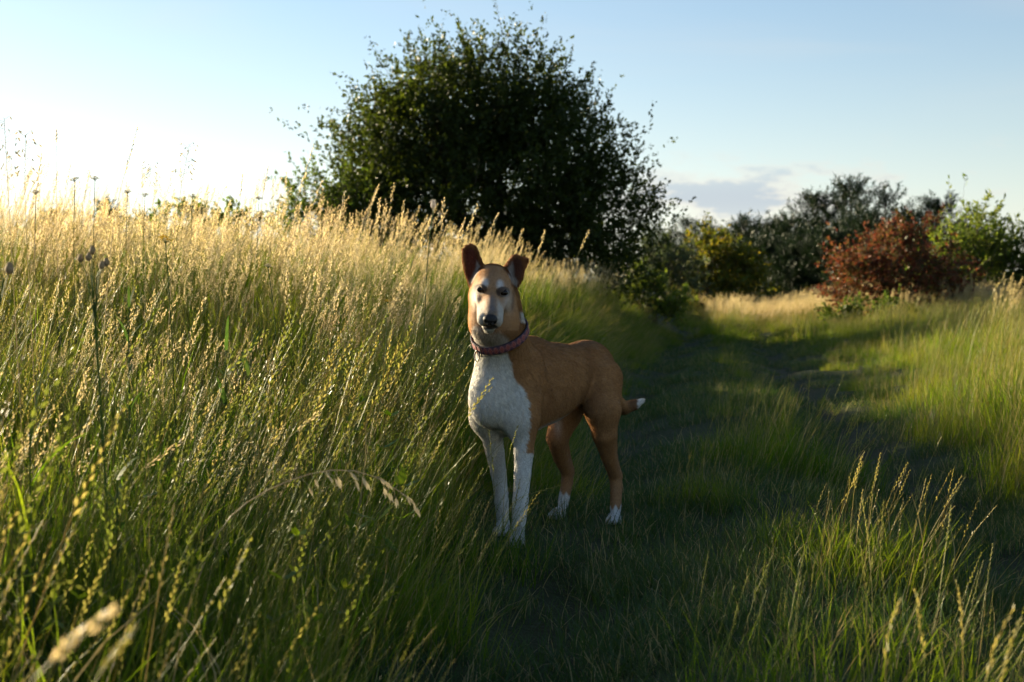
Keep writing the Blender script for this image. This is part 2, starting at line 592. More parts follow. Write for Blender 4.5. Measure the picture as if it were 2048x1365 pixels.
def scatter(name, kinds, pts, kidx, rot, scl, label, cat):
    """One stuff object per kind of growth: points carrying a tuft each."""
    me = bpy.data.meshes.new(name)
    me.vertices.add(len(pts))
    me.vertices.foreach_set('co', pts.astype(np.float32).ravel())
    for an, ty, key, arr in (('rot', 'FLOAT_VECTOR', 'vector', rot), ('scl', 'FLOAT', 'value', scl), ('idx', 'INT', 'value', kidx)):
        a = me.attributes.new(an, ty, 'POINT')
        a.data.foreach_set(key, arr.astype(np.int32 if ty == 'INT' else np.float32).ravel())
    o = obj(name, me)
    tag(o, label, cat, kind='stuff')
    g = bpy.data.node_groups.new(name + '_nodes', 'GeometryNodeTree')
    g.interface.new_socket('Geometry', in_out='INPUT', socket_type='NodeSocketGeometry')
    g.interface.new_socket('Geometry', in_out='OUTPUT', socket_type='NodeSocketGeometry')
    gin, gout = g.nodes.new('NodeGroupInput'), g.nodes.new('NodeGroupOutput')
    ip = g.nodes.new('GeometryNodeInstanceOnPoints')
    ci = g.nodes.new('GeometryNodeCollectionInfo')
    ci.inputs['Collection'].default_value = tcol[kinds]
    ci.inputs['Separate Children'].default_value = True
    ci.inputs['Reset Children'].default_value = True
    ip.inputs['Pick Instance'].default_value = True

    def na(attr, ty):
        q = g.nodes.new('GeometryNodeInputNamedAttribute')
        q.data_type = ty
        q.inputs['Name'].default_value = attr
        return [s for s in q.outputs if s.enabled][0]
    e2r = g.nodes.new('FunctionNodeEulerToRotation')
    g.links.new(na('rot', 'FLOAT_VECTOR'), e2r.inputs[0])
    g.links.new(gin.outputs[0], ip.inputs['Points'])
    g.links.new(ci.outputs[0], ip.inputs['Instance'])
    g.links.new(na('idx', 'INT'), ip.inputs['Instance Index'])
    g.links.new(e2r.outputs[0], ip.inputs['Rotation'])
    g.links.new(na('scl', 'FLOAT'), ip.inputs['Scale'])
    g.links.new(ip.outputs[0], gout.inputs[0])
    o.modifiers.new('tufts', 'NODES').node_group = g
    return o


def sow(name, kind, seed, ylo, yhi, dens, keep, scale, label, cat, lean=0.03, ml=3.0, mr=1.6):
    """dens(y): tufts per square metre; keep(off, x, y): 0..1; scale(off, x, y)."""
    rg = np.random.default_rng(seed)
    P_ = []
    y = ylo
    while y < yhi:
        h = 0.5 if y < 12 else 1.5
        x0, x1 = -(0.37 * max(y, 0) + ml), 0.37 * max(y, 0) + mr
        n = rg.poisson(dens(y) / PATCH[kind][0] * (x1 - x0) * h)
        P_.append(np.stack([rg.uniform(x0, x1, n), rg.uniform(y, y + h, n)], 1))
        y += h
    p = np.concatenate(P_)
    off = p[:, 0] - track_x(p[:, 1])
    k = rg.random(len(p)) < keep(off, p[:, 0], p[:, 1])
    p, off = p[k], off[k]
    z = gz(p[:, 0], p[:, 1])
    s = scale(off, p[:, 0], p[:, 1]) * rg.uniform(0.82, 1.15, len(p))
    e = 0.12
    sx = (gz(p[:, 0] + e, p[:, 1]) - gz(p[:, 0] - e, p[:, 1])) / (2 * e)
    sy = (gz(p[:, 0], p[:, 1] + e) - gz(p[:, 0], p[:, 1] - e)) / (2 * e)
    rot = np.zeros((len(p), 3))
    for i in range(len(p)):
        w = Matrix.Rotation(rg.normal(lean, 0.06), 3, 'Y') @ Matrix.Rotation(rg.normal(0, 0.05), 3, 'X')
        if PATCH[kind][0] > 1:
            w = Matrix.Rotation(-math.atan(sx[i]), 3, 'Y') @ Matrix.Rotation(math.atan(sy[i]), 3, 'X') @ (w if kind in ('tall', 'herb') else w)
        rot[i] = (w @ Matrix.Rotation(rg.uniform(-1.0, 1.0), 3, 'Z')).to_euler()
    idx = rg.integers(0, KINDS[kind], len(p))
    return scatter(name, kind, np.stack([p[:, 0], p[:, 1], z], 1), idx, rot, s, label, cat)


def bank_edge(off, x, y):
    """1 on the grassy bank left of the track, ragged edge."""
    e = 1.02 + 0.10 * np.sin(2.3 * y) + 0.07 * np.sin(5.1 * y + 1)
    return sst(-off, e - 0.12, e + 0.10)


def clear_dog(x, y):
    """grass stands aside where the dog's legs and body are; thin veil allowed before the far foreleg"""
    dd = np.minimum(((x - 0.00) / 0.30) ** 2 + ((y - 4.60) / 0.42) ** 2, ((x - 0.24) / 0.44) ** 2 + ((y - 4.95) / 0.42) ** 2)
    return np.where(dd < 1.0, 0.0, 1.0)


def patchy(x, y, s, ph):
    return 0.5 + 0.5 * np.sin(s * x + ph + 1.3 * np.sin(s * 0.8 * y + ph)) * np.sin(s * 0.9 * y + 2.1 * ph)


def sunward_dip(x, y):
    """lower growth in a corridor towards the sun, added so sunlight reaches the dog"""
    a, b = x + 0.10, y - 4.45
    s_ = -0.82 * a + 0.57 * b
    w_ = 0.57 * a + 0.82 * b
    return 1 - 0.36 * np.exp(-(w_ / 0.42) ** 2) * sst(s_, 0.1, 0.4) * (1 - sst(s_, 2.6, 4.2))


# tall meadow on the bank
def tall_scale(off, x, y):
    h = 0.60 + 0.35 * sst(-off, 1.2, 3.0)
    h = h * (0.72 + 0.28 * sst(y, 3.0, 7.0))
    return h * sunward_dip(x, y)


sow('tall_meadow_grass', 'tall', 1, 2.3, 31.0,
    lambda y: 46 if y < 7 else (44 if y < 12 else 32),
    lambda o, x, y: bank_edge(o, x, y) * sst(-o, 1.10 + 0.55 * sst(y, 5.5, 8.0), 1.9 + 0.15 * sst(y, 5.5, 8.0)) * (0.62 + 0.38 * sst(y, 3.0, 6.0)) * clear_dog(x, y) * (0.45 + 0.55 * patchy(x, y, 1.1, 0.4)),
    tall_scale, 'tall golden meadow grass with feathery seed heads on the bank', 'meadow grass', lean=0.03, ml=4.5)
sow('rye_grass', 'rye', 2, 1.25, 16.0,
    lambda y: 70 if y < 6.5 else 26,
    lambda o, x, y: bank_edge(o, x, y) * clear_dog(x, y) * np.where(y < 2.0, 0.55, 1.0) * sst(-o, 0.9 + 0.8 * sst(y, 5.5, 8.0), 1.0 + 0.9 * sst(y, 5.5, 8.0)),
    lambda o, x, y: (0.66 + 0.32 * sst(-o, 1.0, 2.4)) * (0.80 + 0.20 * sst(y, 2.0, 5.0)) * sunward_dip(x, y),
    'green rye grass with thin alternate ears filling the near bank', 'rye grass', lean=0.03, ml=2.0)
# edge of the bank: leaning fringe
sow('bank_fringe_grass', 'mid', 3, 1.6, 26.0,
    lambda y: 110 if y < 8 else 70,
    lambda o, x, y: sst(-o, 0.72, 0.95) * (1 - sst(-o, 1.5, 2.2)) * clear_dog(x, y),
    lambda o, x, y: (0.75 + 0.75 * sst(-o, 0.9, 1.5)) * (1 - 0.35 * sst(y, 5.5, 8.0)), 'mid-height green grass fringing the foot of the bank', 'grass', lean=0.05)
# the track: short turf thin in the ruts
sow('track_turf', 'short', 4, 1.2, 27.0,
    lambda y: 330 if y < 6 else (190 if y < 11 else 80),
    lambda o, x, y: (np.abs(o) < 1.5) * (1 - 0.62 * np.exp(-((o + 0.66) / 0.16) ** 2) * patchy(x, y, 3.0, 1.0) - 0.75 * np.exp(-((o - 0.66) / 0.15) ** 2) * (0.5 + 0.5 * patchy(x, y, 2.5, 0.3))),
    lambda o, x, y: 0.70 + 0.35 * patchy(x, y, 2.2, 2.0), 'short trampled turf covering the track between the ruts', 'turf', lean=0.03, ml=0.5)
sow('strip_grass', 'mid', 5, 1.2, 26.0,
    lambda y: 110 if y < 7 else 60,
    lambda o, x, y: sst(o, -0.36, -0.06) * (1 - sst(o, 0.26, 0.36)) * (0.25 + 0.75 * patchy(x, y, 1.9, 3.0)) * clear_dog(x, y),
    lambda o, x, y: (0.55 + 0.45 * sst(o, -0.35, 0.15) * (0.6 + 0.4 * patchy(x, y, 1.3, 0.7))) * (1 - 0.55 * sst(y, 7.0, 11.0)), 'seeding grass on the raised strip between the wheel ruts', 'grass', lean=0.06)
# right verge
sow('verge_grass', 'mid', 6, 1.2, 27.0,
    lambda y: 130 if y < 8 else 60,
    lambda o, x, y: sst(o, 1.00, 1.12),
    lambda o, x, y: (0.85 + 0.55 * sst(o, 1.0, 1.8)) * (1 - 0.55 * sst(y, 7.5, 12.0) * (1 - sst(o, 1.8, 3.0))), 'green verge grass with short ears on the sunny side of the track', 'grass', lean=0.07, ml=0.0, mr=2.5)
sow('verge_rye_grass', 'rye', 7, 5.0, 27.0,
    lambda y: 40 if y < 10 else 26,
    lambda o, x, y: sst(o, 1.25 + 0.9 * sst(y, 7.5, 12.0), 1.9 + 1.3 * sst(y, 7.5, 12.0)) * (0.4 + 0.6 * patchy(x, y, 0.9, 5.0)),
    lambda o, x, y: 0.62 + 0.2 * sst(o, 1.6, 3.5), 'taller rye grass standing behind the verge', 'rye grass', lean=0.06, ml=0.0, mr=2.5)
sow('verge_plume_grass', 'plume', 8, 9.0, 24.0,
    lambda y: 40,
    lambda o, x, y: sst(o, 2.7, 3.9) * (0.25 + 0.75 * patchy(x, y, 0.6, 2.0)) * (1 - sst(y, 16, 19)),
    lambda o, x, y: 0.85 + 0.1 * sst(o, 3.0, 5.0), 'pinkish plume grass standing on the right verge', 'plume grass', lean=0.08, ml=0.0, mr=3.0)
# far meadow beyond the bend
sow('far_meadow_grass', 'plume', 9, 27.0, 62.0,
    lambda y: 40 if y < 40 else 16,
    lambda o, x, y: sst(o + 0.15 * (y - 24), 0.4, 1.4) * sst(y + 0.9 * x, 33, 36) * (x < 18),
    lambda o, x, y: 0.62 + 0.25 * sst(o, 1.0, 5.0), 'straw-coloured meadow beyond the bend of the track', 'meadow grass', lean=0.08, ml=-4.0, mr=3.0)
sow('far_meadow_turf', 'mid', 11, 23.0, 46.0,
    lambda y: 34,
    lambda o, x, y: sst(o + 0.15 * (y - 24), -0.6, 0.2) * (x < 14),
    lambda o, x, y: 0.9 + 0.0 * x, 'sunlit short meadow grass where the track bends away', 'meadow grass', lean=0.04, ml=-3.0, mr=1.0)
sow('bank_herbs', 'herb', 10, 2.0, 9.0,
    lambda y: 9,
    lambda o, x, y: bank_edge(o, x, y) * clear_dog(x, y) * patchy(x, y, 1.7, 1.0),
    lambda o, x, y: 1.0 + 0.0 * x, 'small broad-leaved weeds growing between the bank grasses', 'weeds', lean=0.05, ml=1.0)
# ------------------------------------------------------------------ trees and shrubs
M_BARK = plain_mat('bark', (0.045, 0.036, 0.028), 0.9, 0.2, c2=(0.10, 0.082, 0.064), nscale=14, bump=0.6)


def foliage(name, p, d, ln, wd, mat, rg, parent):
    """Many separate leaf faces: rhombs at p pointing along d."""
    n = len(p)
    s = np.cross(d, rg.normal(0, 1, (n, 3)))
    s /= np.linalg.norm(s, axis=1, keepdims=True) + 1e-9
    l, w = ln[:, None], wd[:, None]
    nn = np.cross(d, s)
    fold = nn * w * 0.18
    v = np.stack([p, p + d * l * 0.45 + s * w * 0.5 + fold, p + d * l, p + d * l * 0.45 - s * w * 0.5 + fold], 1).reshape(-1, 3)
    f = np.arange(n * 4).reshape(n, 4)
    me = mesh_np(name, v, f, [mat])
    at = me.attributes.new('rnd', 'FLOAT', 'POINT')
    at.data.foreach_set('value', np.repeat(rg.random(n), 4).astype(np.float32))
    return obj(name, me, parent)


def in_ellipsoids(rg, ells, n, shell):
    """Points in a union of ellipsoids, pressed towards the outside by shell."""
    vol = np.array([e[3] * e[4] * e[5] for e in ells]); vol /= vol.sum()
    out_p, out_d = [], []
    for i in rg.choice(len(ells), n, p=vol):
        cx, cy_, cz, rx, ry, rz = ells[i]
        d = rg.normal(0, 1, 3); d /= np.linalg.norm(d)
        if d[2] < -0.8: d[2] *= -1
        r = rg.random() ** (1 / 3.0)
        r = r * (1 - shell) + shell * (0.75 + 0.25 * rg.random())
        out_p.append([cx + d[0] * rx * r, cy_ + d[1] * ry * r, cz + d[2] * rz * r])
        out_d.append(d)
    return np.array(out_p), np.array(out_d)


def broadleaf(name, label, cat, x, y, ells, clumps, twigs, leaves, leaf, twig_len, mat, seed, up=0.45, trunk_r=0.12, stems=5, group=None, shell=0.35, sparse_tip=0.0, skirt=True):
    rg = np.random.default_rng(seed)
    base = np.array([x, y, float(gz(x, y)) - 0.05])
    root = empty(name, base)
    tag(root, label, cat, group)
    E = [(e[0] - x, e[1] - y, e[2] - base[2], e[3], e[4], e[5]) for e in ells]
    if skirt:
        xs0, xs1 = min(e[0] - e[3] for e in E), max(e[0] + e[3] for e in E)
        zt = max(e[2] + e[5] for e in E)
        E.append(((xs0 + xs1) / 2, E[0][1], zt * 0.34, (xs1 - xs0) * 0.46, max(e[4] for e in E) * 0.95, zt * 0.36))
    cp, cd = in_ellipsoids(rg, E, clumps, shell)
    ctr = np.average([[e[0], e[1], e[2]] for e in E], axis=0, weights=[e[3] * e[5] for e in E])
    top = max(e[2] + e[5] for e in E)
    # trunk and limbs
    b = MB()
    limbs = []
    for i in range(stems):
        a = 2 * math.pi * (i + rg.random() * 0.6) / stems
        tgt = cp[rg.integers(len(cp))] * 0.55 + np.array([ctr[0], ctr[1], top * 0.75]) * 0.45
        p0 = np.array([0.06 * math.cos(a), 0.06 * math.sin(a), 0.0]) * (trunk_r / 0.1)
        p1 = p0 * 3 + np.array([0, 0, top * 0.18]) + tgt * 0.08
        p2 = p1 * 0.5 + tgt * 0.5 + rg.normal(0, 0.06, 3) * top * 0.5
        pts = [p0, p1, p2, tgt]
        t_ = np.linspace(0, 1, 7)
        cur = [((1 - q) ** 3) * p0 + 3 * q * (1 - q) ** 2 * p1 + 3 * q * q * (1 - q) * p2 + q ** 3 * tgt for q in t_]
        b.tube(cur, [trunk_r * (1 - 0.8 * q) / (1 if i == 0 else 1.5) for q in t_], 6)
        limbs.append(np.array(cur))
    allp = np.concatenate(limbs)
    for c in cp[::max(1, len(cp) // 90)]:
        j = np.argmin(np.linalg.norm(allp - c, axis=1) + (allp[:, 2] > c[2]) * 0.4)
        s = allp[j]
        mid = (s + c) * 0.5 + np.array([0, 0, 0.08 * np.linalg.norm(c - s)])
        r0 = trunk_r * 0.22
        b.tube([s, mid, c], [r0, r0 * 0.6, r0 * 0.2], 4, cap=False)
    # leaves on twigs
    nt = clumps * twigs
    c = np.repeat(cp, twigs, 0); cdir = np.repeat(cd, twigs, 0)
    td = cdir * 0.55 + rg.normal(0, 0.55, (nt, 3)) + np.array([0, 0, up])
    td /= np.linalg.norm(td, axis=1, keepdims=True)
    tl_ = twig_len * rg.uniform(0.45, 1.2, nt) * np.where(rg.random(nt) < 0.08, 1.9, 1.0)
    st = c + rg.normal(0, twig_len * 0.22, (nt, 3))
    n = nt * leaves
    q = rg.random(n) ** (0.8 + sparse_tip)
    pt = np.repeat(st, leaves, 0) + np.repeat(td * tl_[:, None], leaves, 0) * q[:, None] + rg.normal(0, twig_len * 0.036, (n, 3))
    ld = np.repeat(td, leaves, 0) * 0.6 + rg.normal(0, 0.6, (n, 3))
    ld /= np.linalg.norm(ld, axis=1, keepdims=True)
    L = leaf[0] * rg.uniform(0.6, 1.25, n)
    ok = pt[:, 2] > 0.02
    crown = foliage('crown', pt[ok], ld[ok], L[ok], (L * leaf[1])[ok], mat, rg, root)
    for i in range(0, nt, max(1, nt // 260)):
        b.tube([st[i] - td[i] * 0.1, st[i] + td[i] * tl_[i] * 0.95], [0.006, 0.002], 3, cap=False)
    b.build('trunk', [M_BARK], root)
    return root


def conifer(name, label, cat, x, y, height, width, mat, seed, group=None, needle=(0.10, 0.16), levels=11, lean=0.0, open_=0.0, low=0.08):
    """Pine or spruce: straight stem, whorls of rising branches, each set with brushes of needles."""
    rg = np.random.default_rng(seed)
    base = np.array([x, y, float(gz(x, y)) - 0.05])
    root = empty(name, base)
    tag(root, label, cat, group)
    b = MB()
    hs = np.linspace(0, height, 7)
    b.tube([(lean * h * 0.1 + 0.03 * math.sin(2 * h + seed), 0.03 * math.cos(1.7 * h + seed), h) for h in hs], [0.020 * height * (1 - 0.93 * h / height) + 0.008 for h in hs], 7)
    P_, D_ = [], []
    for k in range(levels):
        t = low + (1 - low) * (k + 0.3 * rg.random()) / levels
        z = t * height
        reach = width * (1 - t) ** 0.75 * (1 + 0.35 * math.sin(k * 2.1 + seed)) + 0.06 * width
        nb = int(6 + 2 * rg.random())
        for i in range(nb):
            if rg.random() < open_:
                continue
            a = 2 * math.pi * (i + 0.7 * rg.random()) / nb + k
            rch = reach * rg.uniform(0.6, 1.2)
            o = np.array([math.cos(a), math.sin(a), 0.0])
            s = np.array([lean * z * 0.1, 0, z])
            m = s + o * rch * 0.55 + np.array([0, 0, 0.08 * rch])
            e = s + o * rch + np.array([0, 0, (0.22 + 0.5 * t) * rch])
            b.tube([s, m, e], [0.012 * height * 0.25 + 0.004, 0.008, 0.003], 4, cap=False)
            ns = max(4, int(rch / 0.115))
            for j in range(ns):
                q = 0.2 + 0.8 * (j + rg.random()) / ns
                p0 = s * (1 - q) ** 2 + 2 * m * q * (1 - q) + e * q * q
                sd = unit(o * 0.7 + np.array([rg.normal(0, 0.7), rg.normal(0, 0.7), 0.55 + 0.8 * q + rg.normal(0, 0.25)]))
                sl = rg.uniform(0.16, 0.34) * (0.7 + 0.5 * width)
                nn = 30
                P_.append(p0 + sd * (sl * np.linspace(0, 1, nn))[:, None] + rg.normal(0, 0.018, (nn, 3)))
                dd = sd * 0.8 + rg.normal(0, 0.55, (nn, 3))
                D_.append(dd / np.linalg.norm(dd, axis=1, keepdims=True))
    # leading shoot
    for q in range(5):
        nn = 24
        sd = unit([rg.normal(0, 0.25) + lean * 0.2, rg.normal(0, 0.25), 1.0])
        p0 = np.array([lean * height * 0.1, 0, height * (0.90 + 0.02 * q)])
        P_.append(p0 + sd * (0.06 * height * np.linspace(0, 1, nn))[:, None] + rg.normal(0, 0.012, (nn, 3)))
        dd = sd * 0.9 + rg.normal(0, 0.5, (nn, 3))
        D_.append(dd / np.linalg.norm(dd, axis=1, keepdims=True))
    b.build('trunk', [M_BARK], root)
    p, d = np.concatenate(P_), np.concatenate(D_)
    L = needle[0] * rg.uniform(0.7, 1.3, len(p))
    foliage('crown', p, d, L, L * needle[1], mat, rg, root)
    return root


M_TREE = leaf_mat('plum_leaf', [(0.014, 0.024, 0.007), (0.024, 0.038, 0.009), (0.040, 0.055, 0.013)], (2.2, 2.0, 0.6), 0.40, 0.40, attr='rnd', spec=0.12)
M_BUSH = leaf_mat('bush_leaf', [(0.035, 0.062, 0.012), (0.060, 0.090, 0.018), (0.085, 0.105, 0.022)], (1.7, 1.7, 0.7), 0.45, 0.45, attr='rnd', spec=0.12)
M_LIME = leaf_mat('lime_leaf', [(0.060, 0.100, 0.016), (0.095, 0.130, 0.022), (0.13, 0.15, 0.030)], (1.6, 1.6, 0.7), 0.45, 0.45, attr='rnd', spec=0.12)
M_YELL = leaf_mat('yellowing_leaf', [(0.045, 0.065, 0.010), (0.075, 0.090, 0.014), (0.13, 0.105, 0.016)], (1.7, 1.5, 0.6), 0.45, 0.45, attr='rnd', spec=0.12)
M_RED = leaf_mat('red_leaf', [(0.055, 0.060, 0.014), (0.105, 0.032, 0.018), (0.160, 0.046, 0.028), (0.160, 0.075, 0.036), (0.070, 0.065, 0.022), (0.050, 0.070, 0.018)], (1.4, 1.1, 0.8), 0.38, 0.45, attr='rnd', spec=0.12)
M_GREY = leaf_mat('grey_green_leaf', [(0.045, 0.062, 0.032), (0.070, 0.088, 0.045)], (1.4, 1.4, 0.9), 0.35, 0.5, attr='rnd', spec=0.12)
M_NEED = leaf_mat('pine_needle', [(0.006, 0.013, 0.005), (0.010, 0.019, 0.007), (0.016, 0.029, 0.011)], (1.4, 1.5, 0.9), 0.20, 0.45, attr='rnd', spec=0.12)
M_FIR = leaf_mat('spruce_needle', [(0.010, 0.018, 0.009), (0.018, 0.030, 0.013)], (1.3, 1.4, 0.9), 0.15, 0.5, attr='rnd', spec=0.12)


def el(u, v, d, ru, rv, ry=None):
    """Ellipsoid seen at (u, v) at distance d with pixel radii ru, rv, as a volume of the place."""
    c = P(u, v, d)
    k = d / FPX
    return (c[0], c[1], c[2], ru * k, (ry if ry is not None else ru * k * 0.9), rv * k)


# the big tree beyond the bank
broadleaf('plum_tree', 'large dark spreading tree with dense small leaves beyond the grassy bank', 'tree', -0.5, 25.0,
          [el(900, 260, 25, 165, 125, 1.5), el(1005, 245, 25, 150, 125, 1.4), el(840, 330, 25, 155, 120, 1.4), el(985, 410, 25, 250, 120, 2.0), el(1215, 420, 25, 85, 80, 0.8), el(1070, 330, 25, 155, 130, 1.5), el(1140, 480, 25, 160, 85, 1.3), el(790, 460, 25, 130, 80, 1.1), el(900, 530, 25, 210, 85, 1.4), el(1120, 550, 25, 180, 75, 1.4), el(1250, 500, 25, 65, 75, 0.7)],
          680, 9, 22, (0.078, 0.55), 0.68, M_TREE, 21, skirt=False, up=0.75, trunk_r=0.16, stems=8, shell=0.5)
broadleaf('hawthorn_bush', 'low green bush at the sunny foot of the large dark tree', 'bush', -3.5, 24.2,
          [el(635, 420, 24.2, 75, 75, 0.7), el(700, 440, 24.2, 70, 60, 0.7), el(580, 420, 24.2, 30, 55, 0.4)], 75, 6, 20, (0.085, 0.5), 0.5, M_BUSH, 22, up=0.5, trunk_r=0.06)
# hedge seen over the meadow
for i, (u, v, ru, rv, d, m, lb) in enumerate([
        (368, 458, 52, 38, 22.0, M_LIME, 'rounded bright bush showing just above the meadow grass'),
        (470, 462, 72, 36, 22.5, M_LIME, 'wide low bright bush above the meadow, beside the hawthorn'),
        (215, 455, 26, 34, 34.0, M_BUSH, 'small olive bush far behind the meadow'),
        (110, 460, 46, 34, 36.0, M_BUSH, 'pale hazy bush far behind the meadow, under the sunny sky'),
        (285, 462, 38, 30, 33.0, M_BUSH, 'low distant bush behind the meadow between two others')]):
    c = P(u, v, d)
    broadleaf('meadow_bush', lb, 'bush', c[0], d, [el(u, v, d, ru, rv), (c[0], d, 0.9, ru * d / FPX, ru * d / FPX * 0.8, 0.7)], 95, 5, 18, (0.08, 0.5), 0.20, m, 40 + i, trunk_r=0.05, group='bushes behind the meadow')
c = P(212, 398, 52)
conifer('distant_spruce', 'small pointed spruce top far behind the sunlit meadow', 'spruce', c[0], 52, c[2] - float(gz(c[0], 52)), 0.9, M_FIR, 51)

# right-hand group beyond the bend of the track
c = P(1310, 600, 27.5)
broadleaf('dogwood_shrub', 'small bright lime-green shrub at the end of the bank', 'shrub', c[0], 27.5, [el(1305, 605, 27.5, 42, 36), el(1335, 620, 27.5, 26, 22), el(1275, 570, 27.5, 22, 40)], 46, 6, 16, (0.085, 0.5), 0.34, M_LIME, 61, trunk_r=0.03)
c = P(1320, 540, 36)
broadleaf('willow_shrub', 'grey-green shrub tucked behind the lime shrub', 'shrub', c[0], 36, [el(1318, 540, 36, 55, 55), el(1360, 560, 36, 40, 50)], 60, 6, 16, (0.11, 0.4), 0.45, M_GREY, 62, trunk_r=0.04)
c = P(1415, 545, 39)
broadleaf('maple_bush', 'yellowing green bush at the edge of the dark pines', 'bush', c[0], 39, [el(1408, 535, 39, 66, 60), el(1440, 560, 39, 80, 60), el(1390, 575, 39, 55, 45)], 95, 6, 18, (0.13, 0.55), 0.5, M_YELL, 63, trunk_r=0.06)
for i, (u, vt, d, hw, lb) in enumerate([
        (1372, 440, 62, 1.5, 'small pointed spruce beyond the grey-green shrub'),
        (1407, 446, 60, 1.4, 'small pointed spruce just behind the yellowing bush'),
        (1330, 470, 58, 1.7, 'dark spruce in the gap beside the large tree')]):
    t_ = P(u, vt, d)
    conifer('spruce_tree', lb, 'spruce', t_[0], d, t_[2] - float(gz(t_[0], d)), hw, M_FIR, 70 + i, group='spruces beyond the bend')
for i, (u, vt, d, hw, op, ln, lb) in enumerate([
        (1490, 442, 50, 1.5, 0.1, 0.0, 'dark pine right behind the yellowing bush'),
        (1535, 452, 49, 1.7, 0.1, 0.1, 'dark pine with a broken top beside the yellowing bush'),
        (1575, 440, 48, 1.6, 0.1, 0.0, 'slim dark pine in the middle of the pine row'),
        (1632, 392, 47, 1.7, 0.15, 0.0, 'tall pine with upright shoots left of the tallest pine'),
        (1700, 366, 46, 1.9, 0.1, 0.0, 'tallest pine of the row, rising behind the red bush'),
        (1765, 388, 45, 2.0, 0.35, 0.3, 'open pine with long spreading arms behind the red bush'),
        (1870, 405, 44, 1.9, 0.25, 0.2, 'pine with fine upswept branches behind the leafy sapling'),
        (1660, 470, 41, 1.5, 0.1, 0.0, 'lower dense pine in front of the pine row'),
        (1600, 500, 42, 1.6, 0.1, 0.0, 'low dark pine standing over the sunny far meadow'),
        (1455, 470, 52, 1.9, 0.0, 0.0, 'dark broad pine behind the yellowing bush'),
        (1520, 490, 44, 1.9, 0.0, 0.0, 'low black-green pine above the far end of the sunny meadow'),
        (1740, 440, 42, 1.9, 0.05, 0.0, 'dense pine right behind the top of the red bush'),
        (1940, 470, 46, 1.9, 0.0, 0.0, 'dark pine half covered by the yellow-green sapling'),
        (1820, 430, 47, 1.6, 0.2, 0.0, 'half-hidden pine between the open pine and the leafy sapling')]):
    t_ = P(u, vt, d)
    conifer('pine_tree', lb, 'pine', t_[0], d, t_[2] - float(gz(t_[0], d)), hw, M_NEED, 80 + i, group='pines beyond the bend', needle=(0.15, 0.14), open_=op, lean=ln, levels=12, low=0.04)
c = P(1790, 545, 29)
broadleaf('red_bush', 'rust-red bush glowing beside the far meadow', 'bush', c[0], 29, [el(1770, 545, 29, 105, 72), el(1830, 510, 29, 70, 52), el(1715, 580, 29, 70, 60), el(1880, 550, 29, 65, 60)], 170, 6, 18, (0.085, 0.5), 0.42, M_RED, 91, up=0.4, trunk_r=0.05)
c = P(1950, 520, 30.5)
broadleaf('ash_sapling', 'leafy yellow-green sapling with thin sprigs against the sky', 'sapling', c[0], 30.5, [el(1945, 500, 30.5, 62, 72), el(1905, 545, 30.5, 60, 60), el(1975, 555, 30.5, 50, 60)], 78, 6, 15, (0.13, 0.34), 0.62, M_LIME, 92, up=0.9, trunk_r=0.05, shell=0.5)
c = P(2050, 550, 30)
broadleaf('edge_bush', 'dark leafy bush right of the yellow-green sapling', 'bush', c[0], 30, [el(2055, 540, 30, 45, 62), el(2110, 560, 30, 60, 60)], 80, 6, 16, (0.10, 0.5), 0.42, M_BUSH, 93, trunk_r=0.05)
c = P(1700, 635, 27)
broadleaf('bramble_patch', 'low green bramble at the foot of the red bush', 'bramble', c[0], 27, [el(1700, 640, 27, 50, 24), el(1780, 640, 27, 55, 24)], 42, 5, 14, (0.08, 0.55), 0.26, M_BUSH, 94, trunk_r=0.015)
# ------------------------------------------------------------------ single plants one can pick out
M_UMB = leaf_mat('umbel_floret', [(0.34, 0.30, 0.20), (0.44, 0.40, 0.28)], (1.1, 1.05, 0.9), 0.35, 0.6)
M_TANSY = leaf_mat('tansy_flower', [(0.45, 0.30, 0.02), (0.55, 0.38, 0.03)], (1.1, 1.0, 0.6), 0.3, 0.6)
M_KNAP = plain_mat('knapweed_head', (0.24, 0.16, 0.085), 0.8, 0.2, c2=(0.34, 0.24, 0.13), nscale=300, bump=0.5)
M_FLUFF = leaf_mat('thistle_fluff', [(0.55, 0.50, 0.44), (0.65, 0.60, 0.54)], (1.0, 1.0, 1.0), 0.5, 0.7)
M_WEED = leaf_mat('weed_leaf', [(0.045, 0.085, 0.020), (0.070, 0.110, 0.030)], (1.4, 1.4, 0.8), 0.42, 0.6, spec=0.1)
M_SIL = leaf_mat('silvery_stem', [(0.42, 0.36, 0.24), (0.48, 0.42, 0.29)], (1.1, 1.05, 0.9), 0.5, 0.45)


def rooted(path, d):
    """World points of a stem: photograph path at distance d, carried down to the soil."""
    w = [P(u, v, d) if not isinstance(u, tuple) else P(*u) for (u, v) in path]
    lo_ = w[0]
    dirn = unit(w[0] - w[1])
    h = lo_[2] - float(gz(lo_[0], lo_[1]))
    k = min(0.55, abs(dirn[0] / max(0.2, abs(dirn[2]))) * 0.5) * np.sign(dirn[0])
    bx, by = lo_[0] + k * h * 0.6, lo_[1] + 0.1 * h
    base = np.array([bx, by, float(gz(bx, by)) - 0.01])
    mid = (base + lo_) / 2 + np.array([(lo_[0] - bx) * -0.12, 0, 0])
    return base, [base, mid] + w


def smooth_path(pts, n=14):
    pts = np.array(pts)
    t = np.concatenate([[0], np.cumsum(np.linalg.norm(np.diff(pts, axis=0), axis=1))]); t /= t[-1]
    q = np.linspace(0, 1, n)
    out_ = np.stack([np.interp(q, t, pts[:, i]) for i in range(3)], 1)
    for _ in range(2):
        out_[1:-1] = 0.25 * out_[:-2] + 0.5 * out_[1:-1] + 0.25 * out_[2:]
    return [p for p in out_]


